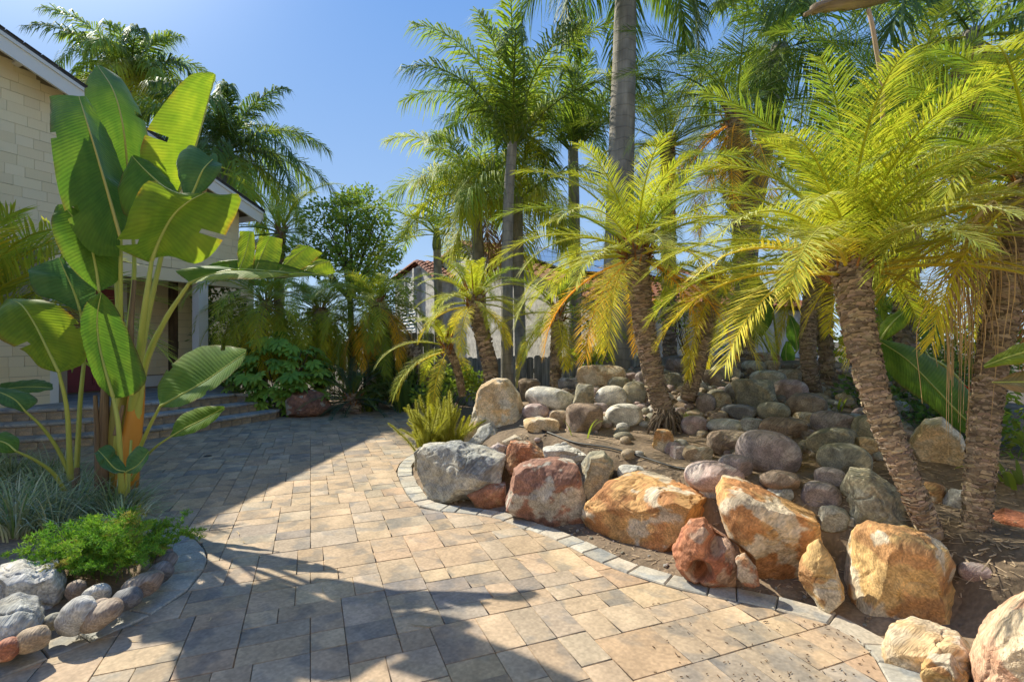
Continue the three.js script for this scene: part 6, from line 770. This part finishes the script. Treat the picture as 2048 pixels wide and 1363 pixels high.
// variegated grass of the left bed: blades nobody could count
{
  const G = new GB(), rnd = RNG(92); const clumps = []; for (let i = 0; i < 30; i++) { const px = -60 + rnd() * 330, d = 3.5 + rnd() * 2.4; clumps.push([px, d]); } clumps.push([215, 4.4], [260, 4.5], [235, 4.25], [100, 4.2], [60, 4.6], [20, 5.2], [150, 4.3], [40, 5.8], [90, 5.6], [-20, 4.4], [0, 4.0], [60, 3.9], [110, 3.8], [30, 3.7], [285, 4.65]);
  for (const [px, d] of clumps) { const c = at(px, 900, d); if (inPoly(patio, c.x, c.z)) continue; const yb = bedY(c.x, c.z); for (let i = 0; i < 62; i++) { const a = rnd() * 6.283, L = .26 + rnd() * .28, lean = .5 + rnd() * 1.2, dir = V(Math.cos(a), 0, Math.sin(a)), sd = V(-Math.sin(a), 0, Math.cos(a)), p0 = V(c.x, yb, c.z).addScaledVector(dir, rnd() * .13), w = .0042 + rnd() * .003, g = rnd(), k = .8 + rnd() * .4, col = (g < .5 ? [.40, .48, .17] : g < .82 ? [.58, .62, .30] : [.20, .32, .07]).map((v) => v * k); let x = 0, y = 0, prev = null; const K = 5; for (let q = 0; q <= K; q++) { const t = q / K, e = 1.45 - lean * (.2 + 1.6 * t), ww = w * (1 - t * t * .96), P = p0.clone().addScaledVector(dir, x); P.y += Math.max(y, .0); const r = [G.v(P.clone().addScaledVector(sd, ww), col), G.v(P.clone().addScaledVector(sd, -ww), col)]; if (prev) G.q(prev[0], prev[1], r[1], r[0]); prev = r; x += Math.cos(e) * L / K; y += Math.sin(e) * L / K; } } }
  solo('variegated_grass', G.build(), leafMat(1, 1, 1, .3, .55), 'pale striped ornamental grass filling the left bed', 'grass', null, 'stuff');
}
// dry litter, bark chips and twigs on the soil; specks on the paving
{
  const G = new GB(), rnd = RNG(93), bit = (p, L, w, col) => { const a = rnd() * 6.283, d = V(Math.cos(a), (rnd() - .5) * .5, Math.sin(a)), s = V(-Math.sin(a), 0, Math.cos(a)), q = [p.clone().addScaledVector(s, w), p.clone().addScaledVector(s, -w), p.clone().addScaledVector(d, L).addScaledVector(s, -w * .7), p.clone().addScaledVector(d, L).addScaledVector(s, w * .7)]; const lo = q.map((v) => G.v(v, col)), hi = q.map((v) => G.v(v.clone().setY(v.y + w * .9), col)); G.q(...hi); for (let i = 0; i < 4; i++) G.q(lo[i], lo[(i + 1) % 4], hi[(i + 1) % 4], hi[i]); };
  for (let i = 0; i < 2600; i++) { const px = 1000 + rnd() * 1040, py = 855 + rnd() * 350, d = hitBed(px, py, 2.3, 7); if (d > 6.9) continue; const p = at(px, py, d); p.y = bedY(p.x, p.z) + .003; if (inPoly(patio, p.x, p.z)) continue; const k = .6 + rnd() * .8; bit(p, .01 + rnd() * rnd() * (px > 1750 ? .16 : .07), .0015 + rnd() * .003, [.48 * k, .36 * k, .24 * k]); }
  solo('dry_litter', G.build(), vc({ roughness: 1 }), 'dry twigs and leaf scraps scattered over the soil of the rock garden', 'litter', null, 'stuff');
  const S = new GB(); for (let i = 0; i < 170; i++) { const px = 1300 + Math.pow(rnd(), .7) * 450, py = 1200 + rnd() * 200, d = EYE * F / (py - CY), p = at(px, py, d).setY(.004); if (!inPoly(patio, p.x, p.z)) continue; const a = rnd() * 6.283, L = .003 + rnd() * .005, w = .001 + rnd() * .0012; const k = .7 + rnd() * .6; boxG(S, p, V(Math.cos(a), 0, Math.sin(a)), Y1, V(-Math.sin(a), 0, Math.cos(a)), -L, L, 0, .003, -w, w, [.16 * k, .10 * k, .06 * k]); }
  solo('fallen_seeds', S.build(), vc({ roughness: 1 }), 'tiny brown seeds scattered on the sunlit pavers at the right', 'litter', null, 'stuff');
}
{ const G = new GB(), rnd = RNG(95); for (let i = 0; i < 120; i++) { const x = -5 + rnd() * 6, z = -2.4 - rnd() * 8; if (!inPoly(patio, x, z) || (nearSeg(kerbR, x, z)[0] > .5 && nearSeg(kerbL, x, z)[0] > .5 && rnd() < .6)) continue; const a = rnd() * 6.283, L = .02 + rnd() * rnd() * .09, w = .002 + rnd() * .002, d = V(Math.cos(a), 0, Math.sin(a)), s = V(-Math.sin(a), 0, Math.cos(a)), k = .6 + rnd() * .7, col = [.5 * k, .37 * k, .2 * k], p = V(x, .006, z); const A = [-1, -.3, .4, 1].map((t) => [1, -1].map((q) => G.v(p.clone().addScaledVector(d, L * t).addScaledVector(s, q * w * (1.1 - t * t * .8) + .01 * t * t).setY(.005 + .006 * t * t), col))); for (let j = 0; j < 3; j++) G.q(A[j][0], A[j][1], A[j + 1][1], A[j + 1][0]); } solo('fallen_leaflets', G.build(), vc({ roughness: 1 }), 'dry fallen palm leaflets lying on the pavers', 'litter', null, 'stuff'); }
// root mass of the mound palms
{ const f = thing('palm_roots', at(1335, 845, 5.2).setY(.6), 'matted grey palm roots spreading at the foot of the orange-fronded palm', 'roots'), rnd = RNG(94), m = vc({ color: C(.27, .205, .15), roughness: 1, map: T.grain }); for (let i = 0; i < 130; i++) { const a = rnd() * 6.283, L = .10 + rnd() * .2, s = V(Math.cos(a) * .09, .02 + rnd() * .2, Math.sin(a) * .09), e = V(Math.cos(a) * L, -.12, Math.sin(a) * L * .8), G = new GB(); tube(G, spline([s, s.clone().lerp(e, .5).add(V((rnd() - .5) * .08, .07, (rnd() - .5) * .08)), e], 6), [.009, .009, .008, .007, .006, .005, .004].map((v) => v * (.6 + rnd() * .7)), 5, [.7 + rnd() * .6, .7 + rnd() * .5, .7 + rnd() * .4].map((v, _, q) => q[0])); part('root', G.build(), m, f); } }
// drip hoses
{ const hm = std({ color: C(.012, .012, .013), roughness: .55 }); const hose = (pts, label) => { const G = new GB(), P = spline(pts, 40); tube(G, P, .0095, 8, [1, 1, 1]); solo('drip_hose', G.build(), hm, label, 'hose'); };
  hose([[1040, 856], [1090, 868], [1150, 888], [1220, 902], [1290, 922], [1350, 940], [1390, 948]].map(([x, y]) => { const p = at(x, y, hitBed(x, y)); p.y = bedY(p.x, p.z) + .016; return p; }), 'black drip hose snaking over the bare soil of the rock garden');
  hose([[120, 1138, 3.06], [95, 1160, 2.98], [60, 1185, 2.9], [30, 1215, 2.9]].map(([x, y, d]) => at(x, y, d)), 'black drip hose lying over the big bluish boulder in the left bed'); }
// grey standing trunk stump-like sticks behind the mound
scene.traverse((o) => { if (o.isMesh) { o.castShadow = true; o.receiveShadow = true; } });
renderer.render(scene, camera);
